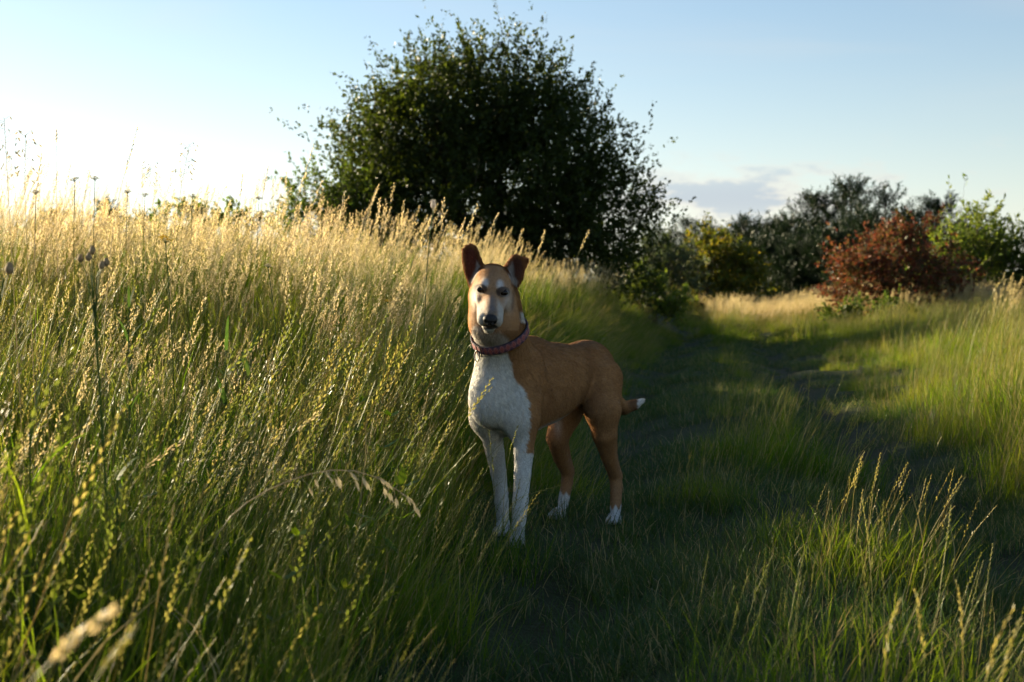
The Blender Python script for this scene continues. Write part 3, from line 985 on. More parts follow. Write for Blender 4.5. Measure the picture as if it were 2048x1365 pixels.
def seed_stalk(name, label, cat, path, d, head, head_len, seed, r=0.0014, group=None, mat_head=2, droop=0.0, size=0.012, spread=0.012, n=36):
    rg = random.Random(seed)
    base, pts = rooted(path, d)
    root = empty(name, base)
    tag(root, label, cat, group)
    sp = [p - base for p in smooth_path(pts, 18)]
    b = MB()
    b.tube(sp, [r * (1 - 0.6 * i / 17) for i in range(18)], 5, 0, cap=False)
    b.build('stem', [M_STEM if mat_head != 9 else M_SIL], root)
    b = MB()
    # head follows the bent end of the stem
    ln = np.concatenate([[0], np.cumsum([np.linalg.norm(sp[i + 1] - sp[i]) for i in range(17)])])
    arr = np.array(sp)
    for i in range(n):
        t = (i + rg.random() * 0.6) / n
        s = ln[-1] - head_len * (1 - t)
        p = np.array([np.interp(s, ln, arr[:, k]) for k in range(3)])
        p2 = np.array([np.interp(s + 0.01, ln, arr[:, k]) for k in range(3)])
        dd = p2 - p
        dd = unit(dd) if np.linalg.norm(dd) > 1e-6 else unit(arr[-1] - arr[-2])
        az = rg.uniform(0, 2 * math.pi)
        a = unit(np.cross(dd, [math.cos(az), math.sin(az), 0.35]))
        if head == 'spike':
            a = a if i % 2 else -a
            q = unit(dd + a * 0.4)
            b.rhomb(p, q, unit(np.cross(q, [rg.uniform(-1, 1), 0.4, rg.uniform(-1, 1)])), size * (1.15 - 0.5 * t), size * 0.38, 0)
        elif head == 'oat':
            stl = rg.uniform(0.5, 1.4) * spread
            q0 = unit(dd * 0.6 + a * 0.5 + np.array([0, 0, -droop * 0.4]))
            e = p + q0 * stl
            b.tube([p, e], [0.0005, 0.0003], 3, 0, cap=False)
            q = unit(q0 * 0.5 + np.array([rg.uniform(-.2, .2), rg.uniform(-.2, .2), -droop]) + dd * 0.3)
            for w_ in (-1, 1):
                qq = unit(q + a * 0.18 * w_)
                b.rhomb(e, qq, unit(np.cross(qq, [0.3, 1, 0.1])), size * rg.uniform(0.8, 1.3), size * 0.26, 0)
        else:
            env = math.sin(math.pi * (0.1 + 0.85 * t)) ** 0.7
            pp = p + a * spread * env * rg.uniform(0.1, 1)
            q = unit(dd + a * rg.uniform(0.1, 0.6))
            b.rhomb(pp, q, unit(np.cross(q, [rg.uniform(-1, 1), rg.uniform(-1, 1), rg.uniform(-1, 1)])), size * rg.uniform(0.7, 1.3), size * 0.36, 0)
    hd = b.build('seed_head', [{2: M_GOLD, 3: M_RYE, 9: M_SIL}[mat_head]], root)
    b = MB()
    for i in (3, 6):
        blade(b, rg, sp[i], rg.uniform(-0.8, 0.8), rg.uniform(0.12, 0.22), 0.0045, 0.35, 0.9, 0, 4)
        b.build('leaf', [M_BLADE], root)
        b = MB()
    return root


SKY = 'stalks standing against the sky'
for i, (pa, d, hd, hl_, lb) in enumerate([
        ([(228, 420), (245, 365), (275, 255)], 4.9, 'spike', 0.17, 'tall leaning stalk with dark beaded seed head, highest above the meadow'),
        ([(350, 430), (365, 365), (378, 290)], 5.2, 'oat', 0.13, 'thin stalk with a loose nodding panicle beside the tallest beaded stalk'),
        ([(575, 470), (594, 400), (628, 288)], 5.4, 'spike', 0.20, 'long slender leaning stalk in front of the bush by the large tree'),
        ([(476, 440), (480, 400), (485, 350)], 6.0, 'spike', 0.10, 'short upright beaded stalk over the low bright hedge bushes'),
        ([(515, 440), (525, 390), (537, 332)], 6.2, 'spike', 0.12, 'upright beaded stalk next to the slender leaning one'),
        ([(18, 420), (14, 330), (8, 235)], 3.4, 'oat', 0.16, 'blurred drooping oat stalk at the sunny end of the meadow'),
        ([(50, 420), (48, 360), (52, 268)], 3.6, 'oat', 0.13, 'blurred thin oat stalk beside the drooping one'),
        ([(68, 430), (72, 370), (84, 310)], 4.2, 'spike', 0.10, 'faint thin spike over the hazy distant bush'),
        ([(292, 430), (298, 380), (302, 330)], 6.4, 'oat', 0.10, 'small oat panicle between the beaded stalk and the loose one'),
        ([(112, 430), (113, 340), (113, 262)], 5.8, 'spike', 0.05, 'bare straight stem rising into the bright sky')]):
    seed_stalk('grass_stalk', lb, 'grass stalk', pa, d, hd, hl_, 300 + i, group=SKY, droop=0.9 if hd == 'oat' else 0, size=0.013, spread=0.03, n=26 if hd == 'oat' else 24, mat_head=9 if i not in (2, 3) else 2)

# golden panicles before the dark tree
for i, (u, v, d, lean) in enumerate([(690, 385, 6.5, 14), (760, 398, 7.2, 12), (808, 402, 7.0, 8), (888, 398, 6.8, 8), (955, 412, 6.6, 34), (996, 428, 7.2, 34), (1090, 462, 8.0, 26), (1178, 462, 8.4, 36), (560, 402, 6.0, 10), (1045, 460, 7.6, 22), (860, 440, 6.4, 30), (930, 440, 6.6, 30)]):
    seed_stalk('golden_grass_stalk', 'golden feathery grass stalk rising in front of the large dark tree', 'grass stalk', [(u - lean * 2.0, v + 150, ), (u - lean, v + 80), (u, v)], d, 'plume', 0.13, 340 + i, group='golden stalks before the dark tree', size=0.012, spread=0.009, n=40)


def umbel(label, u, v, d, seed, mat=None, rad=0.019, cat='umbel', name='umbel_plant', path=None, group=None):
    rg = random.Random(seed)
    base, pts = rooted(path or [(u - 4, v + 90), (u - 2, v + 45), (u, v + 12)], d)
    root = empty(name, base)
    tag(root, label, cat, group)
    sp = [p - base for p in smooth_path(pts, 10)]
    b = MB(); b.tube(sp, [0.0018] * 5 + [0.0013] * 5, 5, 0, cap=False); b.build('stem', [M_WEED], root)
    tip = sp[-1]
    rays, fl = MB(), MB()
    for i in range(16):
        a = 2 * math.pi * i * 0.382 + rg.uniform(-.2, .2)
        rr = rad * math.sqrt((i + 0.5) / 16) * rg.uniform(0.7, 1.1)
        e = tip + np.array([rr * math.cos(a), rr * math.sin(a), 0.75 * rad - 0.45 * rad * (rr / rad) ** 2 + rg.uniform(-.25, .25) * rad])
        rays.tube([tip, e], [0.0007, 0.0005], 3, 0, cap=False)
        for k in range(9):
            q = e + np.array([rg.gauss(0, 1), rg.gauss(0, 1), rg.gauss(0, .35)]) * rad * 0.17
            az = rg.uniform(0, 6.28)
            dd = unit([math.cos(az), math.sin(az), 0.5])
            fl.rhomb(q, dd, unit(np.cross(dd, [0, 0, 1])), rad * 0.24, rad * 0.2, 0)
    rays.build('flower_rays', [M_WEED], root)
    fl.build('florets', [mat or M_UMB], root)['kind'] = 'stuff'
    b = MB()
    for k in (2, 4):
        for s in (-1, 1):
            for q in range(5):
                dd = unit([s * 0.8, rg.uniform(-.5, .5), rg.uniform(.2, .9)])
                b.rhomb(sp[k] + dd * 0.012 * q, dd, unit(np.cross(dd, [0, .2, 1])), 0.035, 0.008, 0)
    b.build('leaves', [M_WEED], root)['kind'] = 'stuff'
    return root


UMB = 'dry umbels above the meadow'
for i, (u, v, d, lb) in enumerate([
        (255, 376, 6.5, 'flat-topped dry umbel just right of the tallest beaded stalk'),
        (290, 382, 6.8, 'smaller dry umbel beside the flat-topped one'),
        (150, 352, 5.6, 'blurred pale umbel high over the hazy meadow'),
        (190, 350, 5.7, 'arched pale umbel next to the high blurred one'),
        (72, 378, 5.4, 'dark little umbel over the hazy bush'),
        (385, 384, 7.0, 'dry umbel above the rounded bright bush'),
        (518, 388, 7.0, 'ragged brown umbel left of the bush by the large tree')]):
    umbel(lb, u, v, d, 400 + i, group=UMB)
umbel('yellow tansy head on a green stem in the sunlit grass', 331, 478, 3.6, 420, M_TANSY, 0.020, 'tansy', 'tansy_plant', [(338, 560), (336, 520), (331, 486)])
umbel('pale meadow flower cluster beside a bent golden stem', 535, 528, 4.6, 421, M_UMB, 0.014, 'flower', 'meadow_flower', [(549, 610), (546, 565), (536, 536)])
umbel('small yellow flower in the grass close to the dog', 775, 600, 4.9, 422, M_TANSY, 0.012, 'flower', 'meadow_flower', [(772, 660), (774, 630), (775, 606)])


def knob_plant(name, label, cat, heads, d, stemp, seed, mat, r=0.011, fluff=False):
    rg = random.Random(seed)
    base, pts = rooted(stemp, d)
    root = empty(name, base)
    tag(root, label, cat)
    sp = [p - base for p in smooth_path(pts, 10)]
    b = MB(); b.tube(sp, [0.002] * 10, 5, 0, cap=False)
    hs = [P(u, v, d + rg.uniform(-.03, .03)) - base for u, v in heads]
    for h in hs:
        b.tube([sp[-2], (sp[-1] + h) / 2 + np.array([0, 0, -0.01]), h], [0.0015, 0.0012, 0.001], 4, 0, cap=False)
    b.build('stem', [M_WEED], root)
    for h in hs:
        q = MB()
        rings = []
        for t, rr in ((0, 0.35), (0.2, 0.85), (0.45, 1.0), (0.7, 0.8), (0.9, 0.55), (1.0, 0.62)):
            rings.append((h + np.array([0.2 * r * t, 0, (t - 0.3) * 2.6 * r]), rr * r))
        q.tube([a for a, _ in rings], [c_ for _, c_ in rings], 9, 0)
        hd = q.build('flower_head', [mat], root, True)
        f = MB()
        for k in range(60 if fluff else 14):
            az = rg.uniform(0, 6.28)
            dd = unit([math.cos(az), math.sin(az), rg.uniform(-0.2, 1.4) if fluff else 0.9])
            f.rhomb(h + np.array([0, 0, r * 1.3]), dd, unit(np.cross(dd, [0.1, 0.3, 1])), r * (1.5 if fluff else 0.9), r * 0.14, 0)
        o = f.build('petals', [M_FLUFF if fluff else M_KNAP], hd)
        o['kind'] = 'stuff'
    return root


knob_plant('knapweed', 'brown knapweed with a cluster of round buds, slightly blurred in the meadow', 'knapweed', [(160, 520), (177, 517), (184, 504), (203, 534), (212, 528)], 2.6, [(190, 640), (186, 590), (184, 550)], 430, M_KNAP, 0.0058)
knob_plant('thistle', 'pale fluffy thistle head on a bent stem in front of the dark tree', 'thistle', [(866, 413)], 6.2, [(856, 480), (860, 450), (866, 425)], 431, M_FLUFF, 0.013, True)
knob_plant('plantain', 'reddish-brown plantain ear leaning in at the sunny end of the grass', 'plantain', [(18, 542)], 2.4, [(-20, 640), (-6, 590), (8, 556)], 432, M_KNAP, 0.008)

# drooping oat in the shaded foreground, its neighbours and blurred near ears
seed_stalk('wild_oat', 'long arching oat stalk with drooping spikelets in the shaded foreground', 'oat', [(445, 1035), (520, 985), (600, 950), (690, 930), (760, 950), (828, 1006)], 2.75, 'oat', 0.24, 450, r=0.0020, droop=1.1, size=0.022, spread=0.018, n=18, mat_head=9)
seed_stalk('foxtail_ear', 'pale ear leaning across the shaded grass left of the arching oat', 'grass stalk', [(270, 955), (310, 920), (365, 882)], 3.0, 'plume', 0.10, 451, r=0.0016, size=0.012, spread=0.003, n=34, mat_head=2)
seed_stalk('foxtail_ear', 'slim sunlit ear above the arching oat', 'grass stalk', [(560, 890), (600, 855), (645, 818)], 3.2, 'plume', 0.08, 452, r=0.0015, size=0.011, spread=0.003, n=30, mat_head=2)
seed_stalk('foxtail_ear', 'large out-of-focus glowing ear low in the foreground grass', 'grass stalk', [(55, 1335), (130, 1290), (225, 1222)], 1.0, 'plume', 0.06, 453, r=0.0012, size=0.008, spread=0.0028, n=46, mat_head=2)
seed_stalk('foxtail_ear', 'out-of-focus ear beside the glowing foreground one', 'grass stalk', [(180, 1350), (225, 1300), (268, 1255)], 1.15, 'plume', 0.05, 454, r=0.0011, size=0.007, spread=0.0022, n=36, mat_head=3)
seed_stalk('foxtail_ear', 'tall straw-coloured ear with bright knots under the arching oat', 'grass stalk', [(420, 1280), (455, 1180), (500, 1080)], 2.1, 'spike', 0.12, 455, r=0.0014, size=0.016, n=18, mat_head=3)
seed_stalk('foxtail_ear', 'arched blurred straw in the foreground below the oat', 'grass stalk', [(20, 1200), (60, 1160), (120, 1150), (225, 1195)], 1.7, 'spike', 0.10, 456, r=0.0011, size=0.010, n=16, mat_head=3)
for i, (pa, d, lb) in enumerate([
        ([(1772, 1330), (1770, 1270), (1800, 1200)], 1.9, 'thick pale ear at the edge of the shaded track strip'),
        ([(1975, 1340), (1990, 1285), (2028, 1215)], 1.8, 'thick leaning ear beside the bent straw'),
        ([(2005, 1345), (2018, 1290), (2040, 1240)], 1.8, 'upright pale ear next to the leaning one'),
        ([(1925, 1230), (1920, 1190), (1912, 1165)], 2.2, 'small pale ear further along the shaded strip'),
        ([(1850, 1330), (1842, 1250), (1830, 1180)], 2.0, 'slim brown ear between the pale ones')]):
    seed_stalk('ryegrass_ear', lb, 'grass stalk', pa, d, 'spike', 0.10, 470 + i, r=0.0010, size=0.011, n=22, mat_head=3, group='ears in the near track grass')
# thin stems crossing in front of the dog
for i, (pa, d, hl_, lb) in enumerate([
        ([(850, 930), (905, 850), (985, 775)], 4.25, 0.10, 'dark ear leaning across the dog\'s white chest'),
        ([(800, 985), (850, 900), (908, 820)], 4.2, 0.12, 'sunlit leaning ear just before the dog\'s chest'),
        ([(990, 1000), (985, 930), (978, 860)], 4.3, 0.13, 'thin dark ear upright against the dog\'s far foreleg'),
        ([(1010, 960), (1020, 900), (1036, 852)], 4.3, 0.08, 'short dark ear leaning before the dog\'s near shoulder'),
        ([(1020, 1060), (1032, 1000), (1040, 960)], 4.25, 0.08, 'thin ear upright against the dog\'s near foreleg'),
        ([(1030, 998), (1070, 985), (1125, 970)], 4.4, 0.09, 'pale ear reaching sideways between the dog\'s legs')]):
    seed_stalk('ryegrass_ear', lb, 'grass stalk', pa, d, 'spike', hl_, 480 + i, r=0.0010, size=0.010, n=18, mat_head=3, group='ears in front of the dog')


def leafy_weed(name, label, cat, u, v, d, seed, n=7, ln=0.16, w=0.016, h=0.45, mat=None):
    """Upright weed with long narrow leaves set round the stem."""
    rg = random.Random(seed)
    base, pts = rooted([(u - 2, v + 90), (u, v)], d)
    root = empty(name, base)
    tag(root, label, cat)
    sp = [p - base for p in smooth_path(pts, 9)]
    b = MB(); b.tube(sp, [0.0028 * (1 - 0.07 * i) for i in range(9)], 5, 0, cap=False); b.build('stem', [M_WEED], root)
    for i in range(n):
        k = sp[min(8, 3 + i * 6 // n)]
        b = MB()
        az = i * 2.4 + rg.uniform(-.3, .3)
        blade(b, rg, k, az, ln * rg.uniform(0.7, 1.2), w, rg.uniform(0.35, 0.7), rg.uniform(0.3, 1.0), 0, 5)
        b.build('leaf', [mat or M_WEED], root)
    return root


leafy_weed('goldenrod', 'upright leafy goldenrod with light green leaves in the half-shaded grass', 'goldenrod', 452, 700, 3.9, 500, 11, 0.11, 0.016)
leafy_weed('goldenrod', 'second leafy goldenrod, lower and darker, right of the light green one', 'goldenrod', 500, 705, 4.2, 501, 9, 0.10, 0.014)
leafy_weed('mugwort', 'silvery-green leafy weed in the bright grass below the tansy', 'mugwort', 258, 615, 3.5, 502, 12, 0.07, 0.009)
leafy_weed('broad_grass', 'broad pale grass blades catching light at the sunny end of the meadow', 'grass', 60, 820, 2.5, 503, 8, 0.26, 0.007, mat=M_BLADE)
leafy_weed('nettle', 'dark broad-leaved weed deep in the foreground grass', 'weed', 235, 960, 2.7, 504, 9, 0.06, 0.018)
seed_stalk('curved_weed', 'tall brown weed with a hooked top beside the leafy sapling', 'weed', [(1950, 660), (1985, 590), (2005, 550), (2025, 556), (2035, 580)], 11.0, 'spike', 0.3, 510, r=0.004, size=0.03, n=14, mat_head=2)
# ------------------------------------------------------------------ the dog
def make_dog():
    FW = unit([-0.59, -0.81, 0.0])
    LF = np.array([-FW[1], FW[0], 0.0])
    UP = np.array([0.0, 0.0, 1.0])
    O = np.array([-0.01, 4.62, 0.0])

    def D(f, l, z):
        return O + f * FW + l * LF + z * UP

    VS = 0.0036
    lo = np.array([-0.21, 4.07, -0.012])
    hi = np.array([0.56, 5.50, 0.985])
    N = np.ceil((hi - lo) / VS).astype(int)
    grid = np.full(N, 0.05, dtype=np.float32)
    ax = [lo[i] + VS * np.arange(N[i]) for i in range(3)]
    prims = []

    def box_slices(bmin, bmax, pad):
        sl = []
        for i in range(3):
            a = int(max(0, math.floor((bmin[i] - pad - lo[i]) / VS)))
            b = int(min(N[i], math.ceil((bmax[i] + pad - lo[i]) / VS) + 1))
            sl.append(slice(a, max(a, b)))
        return tuple(sl)

    def cone_fn(a, b, ra, rb):
        a, b = np.asarray(a, float), np.asarray(b, float)
        ab = b - a
        L2 = ab @ ab

        def fn(x, y, z):
            t = np.clip(((x - a[0]) * ab[0] + (y - a[1]) * ab[1] + (z - a[2]) * ab[2]) / L2, 0, 1)
            dx, dy, dz = x - a[0] - t * ab[0], y - a[1] - t * ab[1], z - a[2] - t * ab[2]
            return np.sqrt(dx * dx + dy * dy + dz * dz) - (ra + (rb - ra) * t)
        R = max(ra, rb)
        return fn, np.minimum(a, b) - R, np.maximum(a, b) + R

    def ell_fn(c, axes, r):
        c = np.asarray(c, float)
        A = np.asarray(axes, float)
        r = np.asarray(r, float)

        def fn(x, y, z):
            q = [(A[i][0] * (x - c[0]) + A[i][1] * (y - c[1]) + A[i][2] * (z - c[2])) for i in range(3)]
            k0 = np.sqrt(sum((q[i] / r[i]) ** 2 for i in range(3)))
            k1 = np.sqrt(sum((q[i] / r[i] ** 2) ** 2 for i in range(3))) + 1e-6
            return k0 * (k0 - 1) / k1
        ext = np.sqrt(sum((A[i] * r[i]) ** 2 for i in range(3)))
        return fn, c - ext, c + ext

    def smin(a, b, k):
        h = np.clip(0.5 + 0.5 * (b - a) / k, 0, 1)
        return b * (1 - h) + a * h - k * h * (1 - h)

    def add(prim, k=0.03, sub=False):
        fn, bmin, bmax = prim
        prims.append((fn, k, sub))
        sl = box_slices(bmin, bmax, k + 0.03)
        x = ax[0][sl[0]][:, None, None]
        y = ax[1][sl[1]][None, :, None]
        z = ax[2][sl[2]][None, None, :]
        d = fn(x, y, z)
        g = grid[sl]
        if sub:
            grid[sl] = -smin(-g, d, k)
        else:
            grid[sl] = smin(g, d, k)

    def sdf(p):
        d = 1.0
        for fn, k, sub in prims:
            v = fn(p[0], p[1], p[2])
            if sub:
                d = -smin(-d, v, k)
            else:
                d = smin(d, v, k)
        return d

    BA = np.array([FW, LF, UP])
    # --- trunk: deep chest running up to a tucked belly
    def tilt(ang):
        c, s = math.cos(ang), math.sin(ang)
        return np.array([c * FW + s * UP, LF, -s * FW + c * UP])
    add(ell_fn(D(-0.04, 0, 0.482), tilt(0.10), (0.175, 0.094, 0.150)), 0.03)
    add(ell_fn(D(-0.20, 0, 0.498), tilt(-0.12), (0.20, 0.095, 0.138)), 0.05)
    add(ell_fn(D(-0.37, 0, 0.520), tilt(-0.16), (0.17, 0.082, 0.102)), 0.05)
    add(ell_fn(D(-0.475, 0, 0.530), tilt(0.25), (0.108, 0.084, 0.100)), 0.05)
    add(ell_fn(D(-0.075, 0, 0.603), tilt(-0.15), (0.11, 0.040, 0.052)), 0.05)
    add(ell_fn(D(0.085, 0.0, 0.475), tilt(0.5), (0.075, 0.070, 0.105)), 0.05)
    for s in (1, -1):
        add(ell_fn(D(0.000, s * 0.074, 0.490), tilt(0.42), (0.062, 0.036, 0.135)), 0.018)
        add(ell_fn(D(0.045, s * 0.058, 0.405), tilt(0.1), (0.055, 0.040, 0.06)), 0.03)
    # --- neck
    HB = P(985, 596, 4.455)
    NB = D(0.015, 0, 0.545)
    add(cone_fn(NB, HB, 0.086, 0.074), 0.05)
    add(cone_fn(D(-0.02, 0, 0.585), P(995, 595, 4.50), 0.055, 0.060), 0.04)
    add(ell_fn(P(982, 648, 4.46), np.eye(3), (0.064, 0.062, 0.060)), 0.04)
    # --- front legs
    def chain(pts, rad, k):
        for i in range(len(pts) - 1):
            add(cone_fn(pts[i], pts[i + 1], rad[i], rad[i + 1]), k if i < 2 else 0.006)
    fl = [D(0.02, 0.064, 0.45), P(1045, 838, 4.555), P(1047, 872, 4.55), P(1048, 905, 4.54), P(1045, 950, 4.52), P(1041, 1000, 4.505), P(1040, 1018, 4.50), P(1036, 1062, 4.485)]
    chain(fl, [0.060, 0.048, 0.037, 0.0305, 0.0265, 0.0242, 0.0240, 0.0208], 0.03)
    fr = [D(0.02, -0.064, 0.45), P(975, 835, 4.625), P(983, 866, 4.635), P(990, 905, 4.66), P(997, 945, 4.69), P(1002, 985, 4.70), P(1003, 1003, 4.70), P(1006, 1042, 4.70)]
    chain(fr, [0.060, 0.046, 0.036, 0.0295, 0.0250, 0.0225, 0.0225, 0.0198], 0.03)
    # --- hind legs: stifle forward, hock back, upright shank
    hl = [D(-0.450, 0.058, 0.50), P(1205, 820, 4.88), P(1209, 868, 4.89), P(1219, 915, 4.94), P(1231, 953, 5.00), P(1233, 975, 4.995), P(1231, 1018, 4.955)]
    chain(hl, [0.084, 0.060, 0.042, 0.0275, 0.0225, 0.0205, 0.0195], 0.016)
    add(cone_fn(P(1223, 905, 4.98), P(1236, 955, 5.025), 0.013, 0.013), 0.02)
    hr = [D(-0.46, -0.050, 0.49), P(1131, 826, 5.01), P(1115, 876, 4.99), P(1122, 915, 5.04), P(1135, 945, 5.09), P(1134, 965, 5.09), P(1126, 1008, 5.06)]
    chain(hr, [0.078, 0.055, 0.039, 0.0270, 0.0222, 0.0203, 0.0192], 0.02)
    add(cone_fn(P(1131, 895, 5.07), P(1141, 946, 5.115), 0.013, 0.013), 0.02)
    # --- paws with four toes each
    def paw(c, fdir, sc=1.0):
        fd = unit([fdir[0], fdir[1], 0])
        ld = np.array([-fd[1], fd[0], 0])
        A = np.array([fd, ld, UP])
        add(ell_fn(c + fd * 0.004 * sc + UP * 0.006, A, (0.032 * sc, 0.026 * sc, 0.022 * sc)), 0.015)
        for b, a in ((-0.021, 0.022), (-0.0075, 0.033), (0.0075, 0.033), (0.021, 0.022)):
            add(ell_fn(c + fd * a * sc + ld * b * sc - UP * 0.003, A, (0.017 * sc, 0.0088 * sc, 0.0135 * sc)), 0.005)
    def on_ground(p, z=0.017):
        return np.array([p[0], p[1], z])
    paw(on_ground(P(1034.5, 1075, 4.475)), [-0.25, -0.97])
    paw(on_ground(P(1007, 1050, 4.69)), [-0.35, -0.93])
    paw(on_ground(P(1229.5, 1035, 4.93)), [-0.25, -0.97], 0.95)
    paw(on_ground(P(1119, 1025, 5.035)), [-0.80, -0.60], 0.95)
    # --- tail
    tl = [D(-0.56, 0.0, 0.545), P(1226, 800, 5.15), P(1248, 816, 5.24), P(1268, 810, 5.34), P(1286, 801, 5.43)]
    chain(tl, [0.028, 0.026, 0.022, 0.017, 0.006], 0.02)

    # --- head, looking at the camera
    S = P(984.5, 571, 4.40)
    NO = P(981, 640, 4.175)
    hf = unit(NO - S)
    hl_ = P(1006.6, 584.5, 4.29) - P(960, 578, 4.29)
    hl_ = unit(hl_ - hf * (hl_ @ hf))
    hu = np.cross(hf, hl_)
    HA = np.array([hf, hl_, hu])

    def H(a, b, c):
        return S + a * hf + b * hl_ + c * hu

    def hax(pitch):
        c, s = math.cos(pitch), math.sin(pitch)
        return np.array([c * hf + s * hu, hl_, -s * hf + c * hu])
    add(ell_fn(H(-0.005, 0, 0.002), HA, (0.085, 0.059, 0.057)), 0.03)
    add(ell_fn(H(0.050, 0, 0.008), hax(-0.15), (0.062, 0.046, 0.042)), 0.02)
    for s in (1, -1):
        add(ell_fn(H(0.010, s * 0.036, -0.034), HA, (0.062, 0.024, 0.038)), 0.022)
        add(ell_fn(H(0.080, s * 0.026, 0.030), HA, (0.022, 0.016, 0.011)), 0.014)   # brow
        add(ell_fn(H(0.078, s * 0.036, -0.012), hax(-0.1), (0.036, 0.014, 0.014)), 0.012)   # cheekbone
    add(cone_fn(H(0.070, 0, -0.022), H(0.190, 0, -0.014), 0.036, 0.027), 0.012)     # muzzle
    add(cone_fn(H(0.095, 0, 0.006), H(0.212, 0, 0.004), 0.0155, 0.0140), 0.012)     # bridge
    for s in (1, -1):
        add(cone_fn(H(0.110, s * 0.019, -0.030), H(0.202, s * 0.0180, -0.023), 0.022, 0.0208), 0.010)   # lips
    add(cone_fn(H(0.05, 0, -0.058), H(0.188, 0, -0.047), 0.027, 0.022), 0.012)      # jaw
    # mouth slit
    for s in (1, -1):
        add(cone_fn(H(0.232, 0, -0.043), H(0.165, s * 0.036, -0.047), 0.0035, 0.003), 0.004, True)
    # eye sockets
    eyes = []
    cam0 = np.array([0, 0, CAM_H])

    def trace(u, v, start=3.9):
        dr = unit(P(u, v, 4.3) - cam0)
        t = start
        for _ in range(160):
            q = cam0 + dr * t
            dd = float(sdf(q))
            t += dd * 0.7
            if abs(dd) < 3e-4:
                break
        return cam0 + dr * t, dr
    for (u, v) in ((960.5, 579.0), (1006.0, 584.5)):
        q, dr = trace(u, v)
        eyes.append(q + dr * 0.0085)
    loc_ = np.array([[(e - S) @ hf, (e - S) @ hl_, (e - S) @ hu] for e in eyes])
    ea_, eb_, ec_ = loc_[:, 0].mean() + 0.0045, np.abs(loc_[:, 1]).mean(), loc_[:, 2].mean()
    eyes = [H(ea_, math.copysign(eb_, q_), ec_) for q_ in loc_[:, 1]]
    for e in eyes:
        add(ell_fn(e - hf * 0.006, HA, (0.012, 0.0135, 0.0085)), 0.005, True)

    # --- ears: cupped leather, one upright, one with a folded tip
    def ear(poly, d0, cup, bend, thick):
        pts = np.array(poly, float)
        ctr = pts.mean(0)
        k = d0 / FPX
        p0 = P(ctr[0], ctr[1], d0)
        xy = np.stack([(pts[:, 0] - ctr[0]) * k, -(pts[:, 1] - ctr[1]) * k], 1)
        n = len(xy)

        def fn(x, y, z):
            s, t = np.broadcast_arrays(x - p0[0], z - p0[2])
            s = s + np.zeros_like(y); t = t + np.zeros_like(y)
            w = (y - p0[1]) - (-cup * s * s * 12 + bend * t) 
            d2 = np.full(s.shape, 1e9)
            inside = np.zeros(s.shape, bool)
            for i in range(n):
                a, b = xy[i], xy[(i + 1) % n]
                e = b - a
                ws, wt = s - a[0], t - a[1]
                h = np.clip((ws * e[0] + wt * e[1]) / (e @ e), 0, 1)
                d2 = np.minimum(d2, (ws - h * e[0]) ** 2 + (wt - h * e[1]) ** 2)
                c1 = (a[1] > t) != (b[1] > t)
                with np.errstate(divide='ignore', invalid='ignore'):
                    xi = (b[0] - a[0]) * (t - a[1]) / (b[1] - a[1] + 1e-12) + a[0]
                inside ^= c1 & (s < xi)
            dp = np.sqrt(d2) * np.where(inside, -1.0, 1.0) + 0.004
            q0, q1 = np.maximum(dp, 0), np.maximum(np.abs(w) - thick + 0.003, 0)
            return (np.sqrt(q0 * q0 + q1 * q1) + np.minimum(np.maximum(dp, np.abs(w) - thick + 0.003), 0) - 0.0035).astype(np.float32)
        m0 = np.array([p0[0] + xy[:, 0].min(), p0[1] - 0.06, p0[2] + xy[:, 1].min()])
        m1 = np.array([p0[0] + xy[:, 0].max(), p0[1] + 0.06, p0[2] + xy[:, 1].max()])
        return fn, m0, m1
    earR = [(923.5, 500), (930, 491.5), (942, 487), (951, 491), (958, 504), (968, 531), (966, 545), (955, 560), (946, 572), (937, 569), (928.5, 545), (924, 520)]
    earL = [(1006, 537), (1016, 521), (1026, 509), (1034, 508.5), (1044, 513), (1059, 516.5), (1057, 525), (1050, 540), (1046, 557), (1038, 573), (1026, 574), (1016, 553)]
    add(ear(earR, 4.425, -0.9, -0.10, 0.0050), 0.014)
    add(ear(earL, 4.430, -0.9, -0.10, 0.0050), 0.014)
    # ear cups hollowed on the inner side
    earR_in = [(929, 500), (941, 493), (950, 500), (960, 531), (955, 547), (944, 560), (937, 560), (932, 540)]
    earL_in = [(1014, 538), (1028, 514), (1042, 518), (1046, 533), (1041, 552), (1034, 565), (1027, 562), (1021, 550)]

    # ---------------------------------------------------------------- surface nets
    g = grid
    ins = g < 0
    c = [ins[i:N[0] - 1 + i, j:N[1] - 1 + j, k:N[2] - 1 + k] for i in (0, 1) for j in (0, 1) for k in (0, 1)]
    cnt = sum(a.astype(np.int8) for a in c)
    act = np.argwhere((cnt > 0) & (cnt < 8))
    I, J, K = act.T
    corners = {(i, j, k): g[I + i, J + j, K + k] for i in (0, 1) for j in (0, 1) for k in (0, 1)}
    acc = np.zeros((len(act), 3)); num = np.zeros(len(act))
    for a in corners:
        for dim in range(3):
            if a[dim] == 0:
                b = list(a); b[dim] = 1; b = tuple(b)
                va, vb = corners[a], corners[b]
                m = (va < 0) != (vb < 0)
                t = np.where(m, va / np.where(m, va - vb, 1), 0)
                pos = np.zeros((len(act), 3)) + np.array(a, float)
                pos[:, dim] += t
                acc[m] += pos[m]
                num[m] += 1
    V = lo + VS * (act + acc / num[:, None])
    idx = -np.ones((N[0] - 1, N[1] - 1, N[2] - 1), dtype=np.int32)
    idx[I, J, K] = np.arange(len(act))
    F = []
